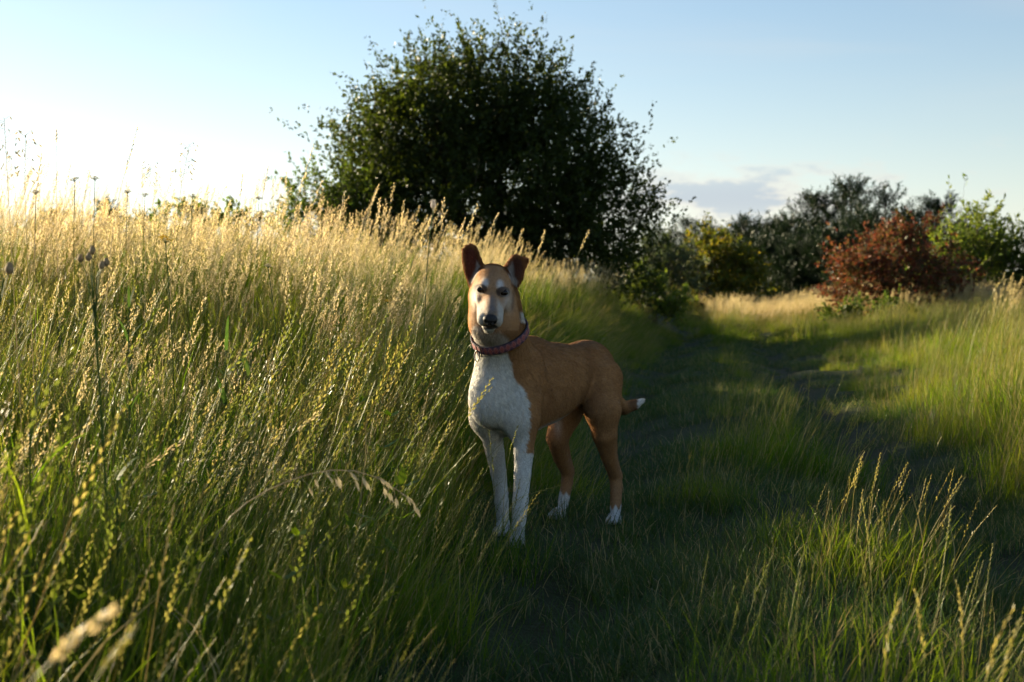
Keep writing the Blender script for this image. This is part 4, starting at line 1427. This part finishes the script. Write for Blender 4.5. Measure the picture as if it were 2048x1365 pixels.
    for dim in range(3):
        sa = [slice(0, None)] * 3; sb = [slice(0, None)] * 3
        sa[dim] = slice(0, -1); sb[dim] = slice(1, None)
        A, B = ins[tuple(sa)], ins[tuple(sb)]
        e = np.argwhere(A != B)
        flip = A[tuple(e.T)]
        d1, d2 = [(1, 2), (2, 0), (0, 1)][dim]
        ok = (e[:, d1] > 0) & (e[:, d2] > 0) & (e[:, d1] < N[d1] - 1) & (e[:, d2] < N[d2] - 1)
        e, flip = e[ok], flip[ok]
        q = []
        for o1, o2 in ((-1, -1), (0, -1), (0, 0), (-1, 0)):
            ee = e.copy(); ee[:, d1] += o1; ee[:, d2] += o2
            q.append(idx[tuple(ee.T)])
        q = np.stack(q, 1)
        q[~flip] = q[~flip][:, ::-1]
        F.append(q)
    F = np.concatenate(F)
    F = F[(F >= 0).all(1)]
    # light relaxation
    ea = np.concatenate([F[:, [0, 1]], F[:, [1, 2]], F[:, [2, 3]], F[:, [3, 0]]])
    for lam in (0.5, -0.35, 0.4):
        sm = np.zeros_like(V); ct = np.zeros(len(V))
        for dd in range(3):
            sm[:, dd] = np.bincount(ea[:, 0], V[ea[:, 1], dd], len(V))
        ct = np.bincount(ea[:, 0], minlength=len(V))
        V = V + lam * (sm / np.maximum(ct, 1)[:, None] - V)
    # normals
    fn_ = np.cross(V[F[:, 2]] - V[F[:, 0]], V[F[:, 3]] - V[F[:, 1]])
    VN = np.zeros_like(V)
    for i in range(4):
        for dd in range(3):
            VN[:, dd] += np.bincount(F[:, i], fn_[:, dd], len(V))
    VN /= np.linalg.norm(VN, axis=1, keepdims=True) + 1e-12

    # ---------------------------------------------------------------- coat colours
    def uv_of(p):
        c_, s_ = math.cos(PITCH), math.sin(PITCH)
        y, z = p[:, 1], p[:, 2] - CAM_H
        yy = y * c_ - z * s_
        zz = y * s_ + z * c_
        return 1024 + FPX * p[:, 0] / yy, 682.5 - FPX * zz / yy

    def poly_mask(u, v, poly, soft):
        poly = np.array(poly, float)
        d2 = np.full(u.shape, 1e9); inside = np.zeros(u.shape, bool)
        n = len(poly)
        for i in range(n):
            a, b = poly[i], poly[(i + 1) % n]
            e = b - a
            h = np.clip(((u - a[0]) * e[0] + (v - a[1]) * e[1]) / (e @ e), 0, 1)
            d2 = np.minimum(d2, (u - a[0] - h * e[0]) ** 2 + (v - a[1] - h * e[1]) ** 2)
            c1 = (a[1] > v) != (b[1] > v)
            inside ^= c1 & (u < (b[0] - a[0]) * (v - a[1]) / (b[1] - a[1] + 1e-9) + a[0])
        sd = np.sqrt(d2) * np.where(inside, 1, -1)
        return sst(sd, -soft, soft)

    def colour(p, n):
        rel = p - O
        f, l, z = rel @ FW, rel @ LF, p[:, 2]
        u, v = uv_of(p)
        hrel = p - S
        ha, hb, hc = hrel @ hf, hrel @ hl_, hrel @ hu
        rs = np.random.default_rng(5)
        wob = 1.6 * np.sin(p[:, 0] * 90 + 1.3 * np.sin(p[:, 2] * 63)) + 1.5 * np.sin(p[:, 2] * 171 + p[:, 1] * 140) + 1.2 * np.sin(p[:, 2] * 420 + p[:, 0] * 380)
        tan = np.array([0.40, 0.210, 0.090]); white = np.array([0.65, 0.635, 0.60])
        brown = np.array([0.18, 0.080, 0.036]); pale = np.array([0.36, 0.21, 0.11])
        C = np.tile(tan, (len(p), 1))

        def put(mask, colr):
            nonlocal C
            C = C * (1 - mask[:, None]) + np.asarray(colr)[None] * mask[:, None]
        # darker saddle along the back, paler flanks and back of the thighs
        put(0.42 * sst(z, 0.54, 0.64) * sst(-f, -0.02, 0.12) * (1 - sst(z, 0.72, 0.76)), brown)
        put(0.35 * sst(-f, 0.40, 0.52) * (1 - sst(z, 0.20, 0.58)), pale)
        put(0.25 * sst(z, 0.30, 0.42) * (1 - sst(z, 0.42, 0.5)) * sst(-f, 0.05, 0.2), pale)
        # coarse uneven brown tone over the coat
        body = (p[:, 1] > 4.35) & (z < 0.70)
        fur_n = 0.5 + 0.5 * np.sin(p[:, 0] * 46 + 2 * np.sin(p[:, 2] * 31)) * np.sin(p[:, 1] * 37 + p[:, 2] * 25)
        put(0.22 * fur_n * body, brown)
        # brown shade painted round shoulder and before thigh for muscle form, greyer saddle
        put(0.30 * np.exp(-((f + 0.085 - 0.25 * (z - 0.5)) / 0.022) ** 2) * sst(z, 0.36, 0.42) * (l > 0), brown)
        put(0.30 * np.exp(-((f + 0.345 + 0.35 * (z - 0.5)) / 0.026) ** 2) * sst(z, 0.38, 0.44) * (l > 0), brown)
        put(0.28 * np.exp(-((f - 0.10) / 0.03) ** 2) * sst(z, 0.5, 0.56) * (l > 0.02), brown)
        put(0.30 * sst(z, 0.60, 0.64) * sst(-f, 0.10, 0.25), (0.26, 0.17, 0.12))
        # belly and inner thighs
        put(sst(-n[:, 2], 0.62, 0.85) * (z > 0.31) * (z < 0.42) * sst(-f, 0.0, 0.05) * (1 - sst(-f, 0.24, 0.34)), white)
        put(0.5 * np.exp(-(((u - 1116) / 8) ** 2 + ((v - 850) / 20) ** 2)) * (p[:, 1] > 4.9) * (n[:, 1] < 0.2), white)
        # white bib over chest and forelegs
        front = (p[:, 1] < 4.86) & (f > -0.16)
        bib = [(880, 706), (945, 700), (985, 712), (1016, 704), (1021, 735), (1030, 762), (1047, 778), (1056, 800), (1059, 835), (1057, 870), (1054, 888), (1047, 905), (1090, 905), (1090, 1160), (900, 1160), (880, 900)]
        put(poly_mask(u + wob, v + wob, bib, 3.0) * front * (n @ LF * 0.6 + n @ FW > -0.62), white)
        # tan on the outside of the far foreleg
        put(0.75 * sst(-(n @ LF), 0.55, 0.9) * (l < -0.03) * front * sst(z, 0.26, 0.30) * (1 - sst(z, 0.42, 0.5)), tan)
        # throat
        thr = [(938, 668), (952, 652), (975, 664), (1000, 664), (1016, 676), (1010, 704), (985, 715), (938, 700), (925, 690)]
        put(0.85 * poly_mask(u + wob * 0.6, v + wob * 0.6, thr, 5.0) * (p[:, 1] < 4.52), white)
        put(0.9 * poly_mask(u, v, [(1039, 622), (1056, 622), (1056, 645), (1041, 642)], 3.0) * (p[:, 1] > 4.40), white)
        # white feet
        put(sst(-z + 0.008 * np.sin(p[:, 0] * 300), -0.062, -0.052) * (f < -0.3) * (l > -0.03), white)
        put(sst(-z + 0.6 * (1119 - u) / 2000 + 0.006 * np.sin(p[:, 0] * 300), -0.098, -0.084) * (f < -0.3) * (l <= -0.03), white)
        # tail: dark before a white tip
        tailm = (u > 1239) & (p[:, 1] > 5.1) & (z > 0.33)
        put(0.75 * tailm * sst(u, 1248, 1262), (0.11, 0.06, 0.035))
        put(tailm * sst(u + wob * 0.5, 1271, 1275), white)
        # neck sides warmer
        # ---- head
        head = sst(ha, -0.03, 0.02) * (p[:, 1] < 4.47)
        put(0.45 * head * sst(ha, 0.0, 0.06), (0.27, 0.165, 0.10))
        grey = np.array([0.20, 0.155, 0.13])
        put(head * 0.85 * sst(ha, 0.095, 0.15) * sst(np.abs(hb), 0.008, 0.026), (0.44, 0.42, 0.38))
        put(head * 0.85 * sst(ha, 0.105, 0.15) * (1 - sst(np.abs(hb), 0.006, 0.020)) * sst(hc, -0.03, -0.01), grey)
        put(head * 0.70 * sst(ha, 0.175, 0.205) * (1 - sst(np.abs(hb), 0.012, 0.024)) * sst(hc, -0.022, -0.008), (0.14, 0.125, 0.12))
        for (eu, ev), bu in (((960.5, 579.0), (970, 566)), ((1006.0, 584.5), (1000, 570))):
            r2 = ((u - bu[0]) / 7.5) ** 2 + ((v - bu[1]) / 10.0) ** 2
            put(head * 0.70 * np.exp(-r2 * r2) * (n[:, 1] < 0.1), white)
            r2 = ((u - eu) / 14.0) ** 2 + ((v - ev) / 10.5) ** 2
            put(head * 0.92 * sst(-r2, -1.25, -0.8) * (n[:, 1] < 0.2), (0.050, 0.034, 0.028))
        # cheek: pale towards the eye corners
        put(head * 0.5 * np.exp(-(((u - 1018) / 11) ** 2 + ((v - 606) / 20) ** 2)) * (n[:, 1] < 0.3), white)
        put(head * 0.65 * np.exp(-(((u - 949) / 8) ** 2 + ((v - 600) / 22) ** 2)) * (n[:, 1] < 0.3), white)
        put(head * 0.9 * sst(ha, 0.09, 0.12) * sst(-hc, 0.036, 0.046), (0.46, 0.44, 0.40))
        # dark line painted as crease shade between cheek and neck
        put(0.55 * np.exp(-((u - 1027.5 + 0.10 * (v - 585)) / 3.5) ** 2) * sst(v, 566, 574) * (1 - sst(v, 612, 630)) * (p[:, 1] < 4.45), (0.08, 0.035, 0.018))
        # stripe on the forehead
        put(head * 0.40 * np.exp(-((u - 987) / 8) ** 2) * sst(-v, -560, -535) * (n[:, 1] < 0.4), brown)
        # lips and mouth line
        put(head * 0.95 * sst(-(((u - 981) / 14.5) ** 2 + ((v - 654 - 0.02 * (u - 981) ** 2 * 0.3) / 5.5) ** 2), -1.4, -0.7) * (n[:, 1] < 0.3), (0.040, 0.033, 0.032))
        # ears: dark leather inside with pale hair at the inner edge, tan behind
        ears = (v < 575) & (p[:, 1] > 4.385) & ((u < 969) | (u > 1006)) & (z > 0.82)
        inner = ears & (n[:, 1] < 0.0)
        eR = inner & (u < 990)
        eL = inner & (u >= 990)
        put(ears * 1.0, (0.20, 0.085, 0.035))
        put(0.95 * poly_mask(u, v, earR_in, 4.0) * eR, (0.13, 0.040, 0.028))
        put(0.95 * poly_mask(u, v, earL_in, 4.0) * eL, (0.10, 0.040, 0.028))
        put(0.85 * poly_mask(u, v, [(953, 520), (960, 532), (954, 552), (944, 566), (938, 564), (944, 552), (951, 540)], 3.0) * eR, (0.42, 0.37, 0.33))
        put(0.85 * poly_mask(u, v, [(1016, 535), (1025, 522), (1028, 540), (1028, 550), (1036, 562), (1033, 571), (1024, 568), (1018, 555)], 3.0) * eL, (0.42, 0.37, 0.33))
        return np.clip(C, 0.01, 0.85)

    C = colour(V, VN)
    me = mesh_np('body', V - O, F, smooth_=True)
    at = me.attributes.new('coat', 'FLOAT_COLOR', 'POINT')
    at.data.foreach_set('color', np.concatenate([C, np.ones((len(C), 1))], 1).astype(np.float32).ravel())

    root = empty('dog', O)
    tag(root, 'tan and white smooth-coated dog standing on the grassy track in a patterned collar', 'dog')

    m, t, out = new_mat('dog_skin_coat')
    a = nd(t, 'ShaderNodeAttribute', attribute_name='coat')
    tc = nd(t, 'ShaderNodeTexCoord')
    no = nd(t, 'ShaderNodeTexNoise'); no.inputs['Scale'].default_value = 160; no.inputs['Detail'].default_value = 4
    t.links.new(tc.outputs['Object'], no.inputs['Vector'])
    pb = nd(t, 'ShaderNodeBsdfPrincipled')
    pb.inputs['Roughness'].default_value = 0.75
    pb.inputs['Specular IOR Level'].default_value = 0.2
    pb.inputs['Sheen Weight'].default_value = 0.12
    pb.inputs['Sheen Roughness'].default_value = 0.4
    t.links.new(mixc(t, smooth(t, no.outputs[0], 0.3, 0.75), a.outputs['Color'], mixc(t, 1.0, a.outputs['Color'], (0.72, 0.70, 0.68), 'MULTIPLY')), pb.inputs['Base Color'])
    bp = nd(t, 'ShaderNodeBump'); bp.inputs['Strength'].default_value = 0.25; bp.inputs['Distance'].default_value = 0.004
    t.links.new(no.outputs[0], bp.inputs['Height']); t.links.new(bp.outputs[0], pb.inputs['Normal'])
    t.links.new(pb.outputs[0], out.inputs[0])
    me.materials.append(m)
    body = obj('body', me, root)

    # ---------------------------------------------------------------- fur
    rng = np.random.default_rng(11)
    tri = np.concatenate([F[:, [0, 1, 2]], F[:, [0, 2, 3]]])
    ar = 0.5 * np.linalg.norm(np.cross(V[tri[:, 1]] - V[tri[:, 0]], V[tri[:, 2]] - V[tri[:, 0]]), axis=1)
    NS = 190000
    pick = rng.choice(len(tri), NS, p=ar / ar.sum())
    r1, r2 = rng.random(NS), rng.random(NS)
    q = np.sqrt(r1)
    w = np.stack([1 - q, q * (1 - r2), q * r2], 1)
    p = (V[tri[pick]] * w[:, :, None]).sum(1)
    n = (VN[tri[pick]] * w[:, :, None]).sum(1); n /= np.linalg.norm(n, axis=1, keepdims=True)
    cc = (C[tri[pick]] * w[:, :, None]).sum(1)
    rel = p - O
    f, l, z = rel @ FW, rel @ LF, p[:, 2]
    u, v = uv_of(p)
    hrel = p - S
    ha = hrel @ hf
    isear = (v < 566) & (p[:, 1] > 4.385) & ((u < 969) | (u > 1006)) & (z > 0.82)
    ishead = (ha > -0.02) & (p[:, 1] < 4.47) & (z > 0.69)
    flow = np.tile(-FW * 0.75 - UP * 0.65, (NS, 1))
    flow = flow * sst(z, 0.22, 0.46)[:, None] - UP[None] * (1 - sst(z, 0.22, 0.46))[:, None]
    flow[(z > 0.60) & (f > 0.0)] = -UP - 0.25 * FW
    flow[ishead] = -hf * 1.0 - hu * 0.1
    tailp = (u > 1239) & (p[:, 1] > 5.1) & (z > 0.33)
    td = unit(tl[4] - tl[2])
    flow[tailp] = td
    flow += rng.normal(0, 0.16, flow.shape)
    flow -= n * (flow * n).sum(1, keepdims=True)
    flow /= np.linalg.norm(flow, axis=1, keepdims=True) + 1e-9
    length = np.full(NS, 0.0075)
    length = 0.0044 + 0.0056 * sst(z, 0.18, 0.46)
    length[ishead] = 0.0026
    length[isear] = 0.0020
    neck = (f > 0.02) & (z > 0.50) & ~ishead
    length[neck] = 0.0105
    length[tailp] = 0.015
    thigh = (f < -0.34) & (z > 0.26) & (z < 0.47) & ((n @ -FW) > 0.55)
    length[thigh] = 0.008 + 0.014 * sst(n[thigh] @ -FW, 0.55, 0.9) * sst(z[thigh], 0.26, 0.33)
    ruff = ishead & (ha < 0.03)
    length[ruff] = 0.0045
    muz = ishead & (ha > 0.17)
    length[muz] = 0.0026
    length *= rng.uniform(0.65, 1.25, NS)
    lift = np.full(NS, 0.26); lift[thigh | neck] = 0.30; lift[ishead] = 0.24; lift = np.minimum(lift, 0.24 + 0.2 * sst(z, 0.2, 0.4))
    eyezone = np.zeros(NS, bool)
    for e in eyes:
        eyezone |= np.linalg.norm(p - e, axis=1) < 0.016
    keep = ~eyezone & (np.linalg.norm(p - H(0.236, 0, -0.012), axis=1) > 0.021) & (z > 0.006)
    p, n, flow, length, lift, cc = [a_[keep] for a_ in (p, n, flow, length, lift, cc)]
    NS = len(p)
    d1 = flow * 0.9 + n * lift[:, None] * 1.5
    d1 /= np.linalg.norm(d1, axis=1, keepdims=True)
    d2 = flow + n * (lift[:, None] * 0.45) - UP * 0.12
    d2 /= np.linalg.norm(d2, axis=1, keepdims=True)
    side = np.cross(d1, n + rng.normal(0, 0.5, n.shape)); side /= np.linalg.norm(side, axis=1, keepdims=True) + 1e-9
    wd = (0.0008 * rng.uniform(0.7, 1.3, NS))[:, None]
    L = length[:, None]
    b0 = p - n * np.minimum(0.0008, 0.06 * L)
    mid = b0 + d1 * L * 0.5
    tip = mid + d2 * L * 0.5
    HV = np.stack([b0 - side * wd, b0 + side * wd, mid + side * wd * 0.7, mid - side * wd * 0.7, tip], 1).reshape(-1, 3)
    base = np.arange(NS)[:, None] * 5
    HF = np.concatenate([base + np.array([[0, 1, 2]]), base + np.array([[0, 2, 3]]), base + np.array([[3, 2, 4]])])
    fm = mesh_np('fur', HV - O, HF)
    clump = 0.5 + 0.25 * (np.sin(p @ np.array([310, 270, 90.0])) + np.sin(p @ np.array([-190, 240, 150.0])))
    shade = (rng.uniform(0.58, 1.22, NS) + 0.20 * clump)[:, None]
    hc_ = np.clip(cc * shade, 0.01, 0.88)
    at = fm.attributes.new('coat', 'FLOAT_COLOR', 'POINT')
    at.data.foreach_set('color', np.repeat(np.concatenate([hc_, np.ones((NS, 1))], 1), 5, 0).astype(np.float32).ravel())
    at = fm.attributes.new('skin_normal', 'FLOAT_VECTOR', 'POINT')
    nn = n + rng.normal(0, 0.12, n.shape); nn /= np.linalg.norm(nn, axis=1, keepdims=True)
    at.data.foreach_set('vector', np.repeat(nn, 5, 0).astype(np.float32).ravel())
    m, t, out = new_mat('dog_fur')
    a = nd(t, 'ShaderNodeAttribute', attribute_name='coat')
    b = nd(t, 'ShaderNodeAttribute', attribute_name='skin_normal')
    df = nd(t, 'ShaderNodeBsdfDiffuse'); t.links.new(a.outputs['Color'], df.inputs[0]); t.links.new(b.outputs['Vector'], df.inputs['Normal'])
    tr = nd(t, 'ShaderNodeBsdfTranslucent'); t.links.new(a.outputs['Color'], tr.inputs[0])
    mx = nd(t, 'ShaderNodeMixShader'); mx.inputs[0].default_value = 0.30
    t.links.new(df.outputs[0], mx.inputs[1]); t.links.new(tr.outputs[0], mx.inputs[2]); t.links.new(mx.outputs[0], out.inputs[0])
    fm.materials.append(m)
    fo = obj('fur', fm, root)
    fo['kind'] = 'stuff'

    # ---------------------------------------------------------------- eyes, nose, whiskers
    def uv_ball(c, A, r, nu=20, nv=12):
        vs_, fs_ = [], []
        for i in range(nv + 1):
            th = math.pi * i / nv
            for j in range(nu):
                ph = 2 * math.pi * j / nu
                vs_.append(c + A[0] * r[0] * math.cos(th) + A[1] * r[1] * math.sin(th) * math.cos(ph) + A[2] * r[2] * math.sin(th) * math.sin(ph))
        for i in range(nv):
            for j in range(nu):
                fs_.append((i * nu + j, (i + 1) * nu + j, (i + 1) * nu + (j + 1) % nu, i * nu + (j + 1) % nu))
        return vs_, fs_
    em = plain_mat('dog_eye', (0.010, 0.005, 0.003), 0.16, 0.25)
    for e in eyes:
        b_ = MB()
        vs_, fs_ = uv_ball(e - hf * 0.0005 - O, HA, (0.0088, 0.0130, 0.0092))
        b_.add(vs_, fs_)
        b_.build('eye', [em], root, True)
    nm = plain_mat('dog_nose', (0.012, 0.011, 0.012), 0.55, 0.22, c2=(0.022, 0.020, 0.020), nscale=400, bump=0.3)
    b_ = MB()
    nc = H(0.228, 0, -0.010)
    nu_, nv_ = 32, 20
    vs_, fs_ = uv_ball(nc, HA, (0.019, 0.0215, 0.0175), nu_, nv_)
    q = np.array(vs_)
    rl = (q - nc) @ HA.T
    # wider at the top, narrow below, with two nostrils and a groove pressed in
    rl[:, 1] *= 1.0 + 0.16 * np.clip(rl[:, 2] / 0.0175, -1, 1)
    for s in (1, -1):
        g_ = np.exp(-(((rl[:, 1] - s * 0.0105) / 0.0052) ** 2 + ((rl[:, 2] + 0.003) / 0.0048) ** 2)) * (rl[:, 0] > 0)
        rl[:, 0] -= 0.009 * g_
    rl[:, 0] -= 0.003 * np.exp(-(rl[:, 1] / 0.0022) ** 2) * (rl[:, 0] > 0) * (rl[:, 2] < 0.004)
    b_.add(nc + rl @ HA - O, fs_)
    b_.build('nose', [nm], root, True)
    wm = plain_mat('dog_whisker', (0.75, 0.72, 0.66), 0.4)
    b_ = MB()
    rw = random.Random(4)
    for s in (1, -1):
        for i in range(9):
            st = H(0.165 + 0.05 * rw.random(), s * 0.030, -0.035 + 0.03 * rw.random())
            dr = unit(hl_ * s * 0.8 - hf * 0.15 - hu * rw.uniform(0.1, 0.7))
            ln = rw.uniform(0.02, 0.04)
            b_.tube([st - dr * 0.004, st + dr * ln * 0.5, st + dr * ln - hu * 0.006], [0.0004, 0.0003, 0.0001], 3)
    for i in range(26):
        st = H(0.12 + 0.08 * rw.random(), rw.uniform(-0.015, 0.015), -0.066)
        dr = unit(-hu + hf * rw.uniform(-0.2, 0.6) + hl_ * rw.uniform(-0.4, 0.4))
        ln = rw.uniform(0.008, 0.018)
        b_.tube([st - dr * 0.006, st + dr * ln * 0.5, st + dr * ln], [0.0005, 0.0004, 0.0001], 3)
    wo = b_.build('whiskers', [wm], root)
    wo['kind'] = 'stuff'

    # ---------------------------------------------------------------- collar
    A = unit([-0.22, -0.42, 0.88])
    Cc = P(990, 682, 4.505)
    e1 = unit(np.cross(A, [0, 1, 0.2])); e1 = -e1 if e1[0] < 0 else e1
    e2 = np.cross(A, e1)
    if e2[1] > 0:
        e2 = -e2
    NR = 72
    HB_ = 0.0140
    rows = []
    for h in (-HB_, HB_):
        ring = []
        for j in range(NR):
            th = 2 * math.pi * j / NR
            dr = math.cos(th) * e1 + math.sin(th) * e2
            t_ = 0.22
            c_ = Cc + A * h
            for _ in range(80):
                dd = float(sdf(c_ + dr * t_))
                t_ -= dd * 0.8
                if abs(dd) < 3e-4:
                    break
            ring.append(t_)
        rows.append(np.array(ring))
    rr = np.minimum(np.maximum(rows[0], rows[1]), 0.16)
    rr = np.convolve(np.concatenate([rr[-4:], rr, rr[:4]]), np.ones(9) / 9, 'valid') + 0.006
    prof = [(-HB_, 0.0), (-HB_, 0.0035), (-HB_ * 0.9, 0.005), (HB_ * 0.9, 0.005), (HB_, 0.0035), (HB_, 0.0)]
    vs_, fs_ = [], []
    cv_ = []
    arc = np.concatenate([[0], np.cumsum(np.full(NR, 2 * math.pi * rr.mean() / NR))])
    for j in range(NR):
        th = 2 * math.pi * j / NR
        dr = math.cos(th) * e1 + math.sin(th) * e2
        for h, o_ in prof:
            vs_.append(Cc + A * h + dr * (rr[j] + o_) - O)
            cv_.append((j / NR, h / HB_))
    npf = len(prof)
    for j in range(NR):
        for k in range(npf):
            fs_.append((j * npf + k, ((j + 1) % NR) * npf + k, ((j + 1) % NR) * npf + (k + 1) % npf, j * npf + (k + 1) % npf))
    m, t, out = new_mat('collar_weave')
    at_ = nd(t, 'ShaderNodeAttribute', attribute_name='band')
    sp = nd(t, 'ShaderNodeSeparateXYZ'); t.links.new(at_.outputs['Vector'], sp.inputs[0])
    REP = 24.0
    # s: repeat along the band folded to a triangle wave, w: across the band
    s_ = mth(t, 'PINGPONG', mth(t, 'MULTIPLY', sp.outputs[0], REP), 0.5)       # 0..0.5
    w_ = mth(t, 'ABSOLUTE', sp.outputs[1])                                    # 0..1
    dia = mth(t, 'ADD', mth(t, 'MULTIPLY', s_, 2.0), w_)                      # diamond distance 0..2
    ring1 = mth(t, 'LESS_THAN', mth(t, 'ABSOLUTE', mth(t, 'SUBTRACT', dia, 0.80)), 0.10)
    ring2 = mth(t, 'LESS_THAN', mth(t, 'ABSOLUTE', mth(t, 'SUBTRACT', dia, 1.28)), 0.08)
    core = mth(t, 'LESS_THAN', dia, 0.42)
    edge = mth(t, 'GREATER_THAN', w_, 0.86)
    base = mixc(t, mth(t, 'LESS_THAN', dia, 1.0), (0.016, 0.010, 0.020), (0.10, 0.014, 0.016))
    c_1 = mixc(t, ring1, base, (0.34, 0.13, 0.12))
    c_2 = mixc(t, ring2, c_1, (0.16, 0.035, 0.07))
    c_3 = mixc(t, core, c_2, (0.24, 0.05, 0.04))
    c_4 = mixc(t, edge, c_3, (0.022, 0.015, 0.03))
    pb = nd(t, 'ShaderNodeBsdfPrincipled'); pb.inputs['Roughness'].default_value = 0.8
    t.links.new(c_4, pb.inputs['Base Color'])
    wv = nd(t, 'ShaderNodeTexNoise'); wv.inputs['Scale'].default_value = 900
    bp = nd(t, 'ShaderNodeBump'); bp.inputs['Strength'].default_value = 0.3; bp.inputs['Distance'].default_value = 0.001
    t.links.new(wv.outputs[0], bp.inputs['Height']); t.links.new(bp.outputs[0], pb.inputs['Normal'])
    t.links.new(pb.outputs[0], out.inputs[0])
    cm_ = mesh_np('collar', np.array(vs_), np.array(fs_), [m], smooth_=False)
    # seam between last and first column is at the back of the neck
    at_ = cm_.attributes.new('band', 'FLOAT_VECTOR', 'POINT')
    arr = np.zeros((len(cv_), 3), np.float32); arr[:, :2] = cv_
    at_.data.foreach_set('vector', arr.ravel())
    co_ = obj('collar', cm_, root)
    co_['label'] = 'wide woven collar with red and pink diamond pattern on dark band'
    # ring and slider hanging at the throat
    def band_point(u, v):
        best, bj = 1e9, 0
        for j in range(NR):
            th = 2 * math.pi * j / NR
            q_ = Cc + (math.cos(th) * e1 + math.sin(th) * e2) * (rr[j] + 0.006) - A * HB_
            uu, vv = uv_of(q_[None])
            if q_[1] < 4.5:
                dd = (uu[0] - u) ** 2 + (vv[0] - v) ** 2
                if dd < best:
                    best, bj = dd, j
        th = 2 * math.pi * bj / NR
        dr = math.cos(th) * e1 + math.sin(th) * e2
        return Cc + dr * (rr[bj] + 0.006) - A * HB_, dr
    bm_ = plain_mat('ring_metal', (0.02, 0.02, 0.022), 0.35, 0.6)
    q_, dr = band_point(961, 700)
    q_ = q_ + dr * 0.004
    b_ = MB()
    tang = unit(np.cross(dr, A))
    pts = []
    for k in range(21):
        th = 2 * math.pi * k / 20
        pts.append(q_ + tang * 0.0135 * math.cos(th) - unit(UP - dr * 0.15) * (0.006 + 0.0165 * math.sin(th) * 1.0) - O)
    b_.tube(pts, [0.0027] * 21, 6, cap=False)
    b_.build('tag_ring', [bm_], co_, True)
    q2, dr2 = band_point(966, 694)
    b_ = MB()
    q2 = q2 + dr2 * 0.003 + A * HB_
    tg = unit(np.cross(dr2, A))
    for a0, a1 in (((-1, -1), (1, -1)), ((1, -1), (1, 1)), ((1, 1), (-1, 1)), ((-1, 1), (-1, -1))):
        b_.tube([q2 + tg * 0.009 * a0[0] + A * 0.019 * a0[1] - O, q2 + tg * 0.009 * a1[0] + A * 0.019 * a1[1] - O], [0.002, 0.002], 6)
    b_.build('slider_buckle', [bm_], co_)
    return root


dog = make_dog()
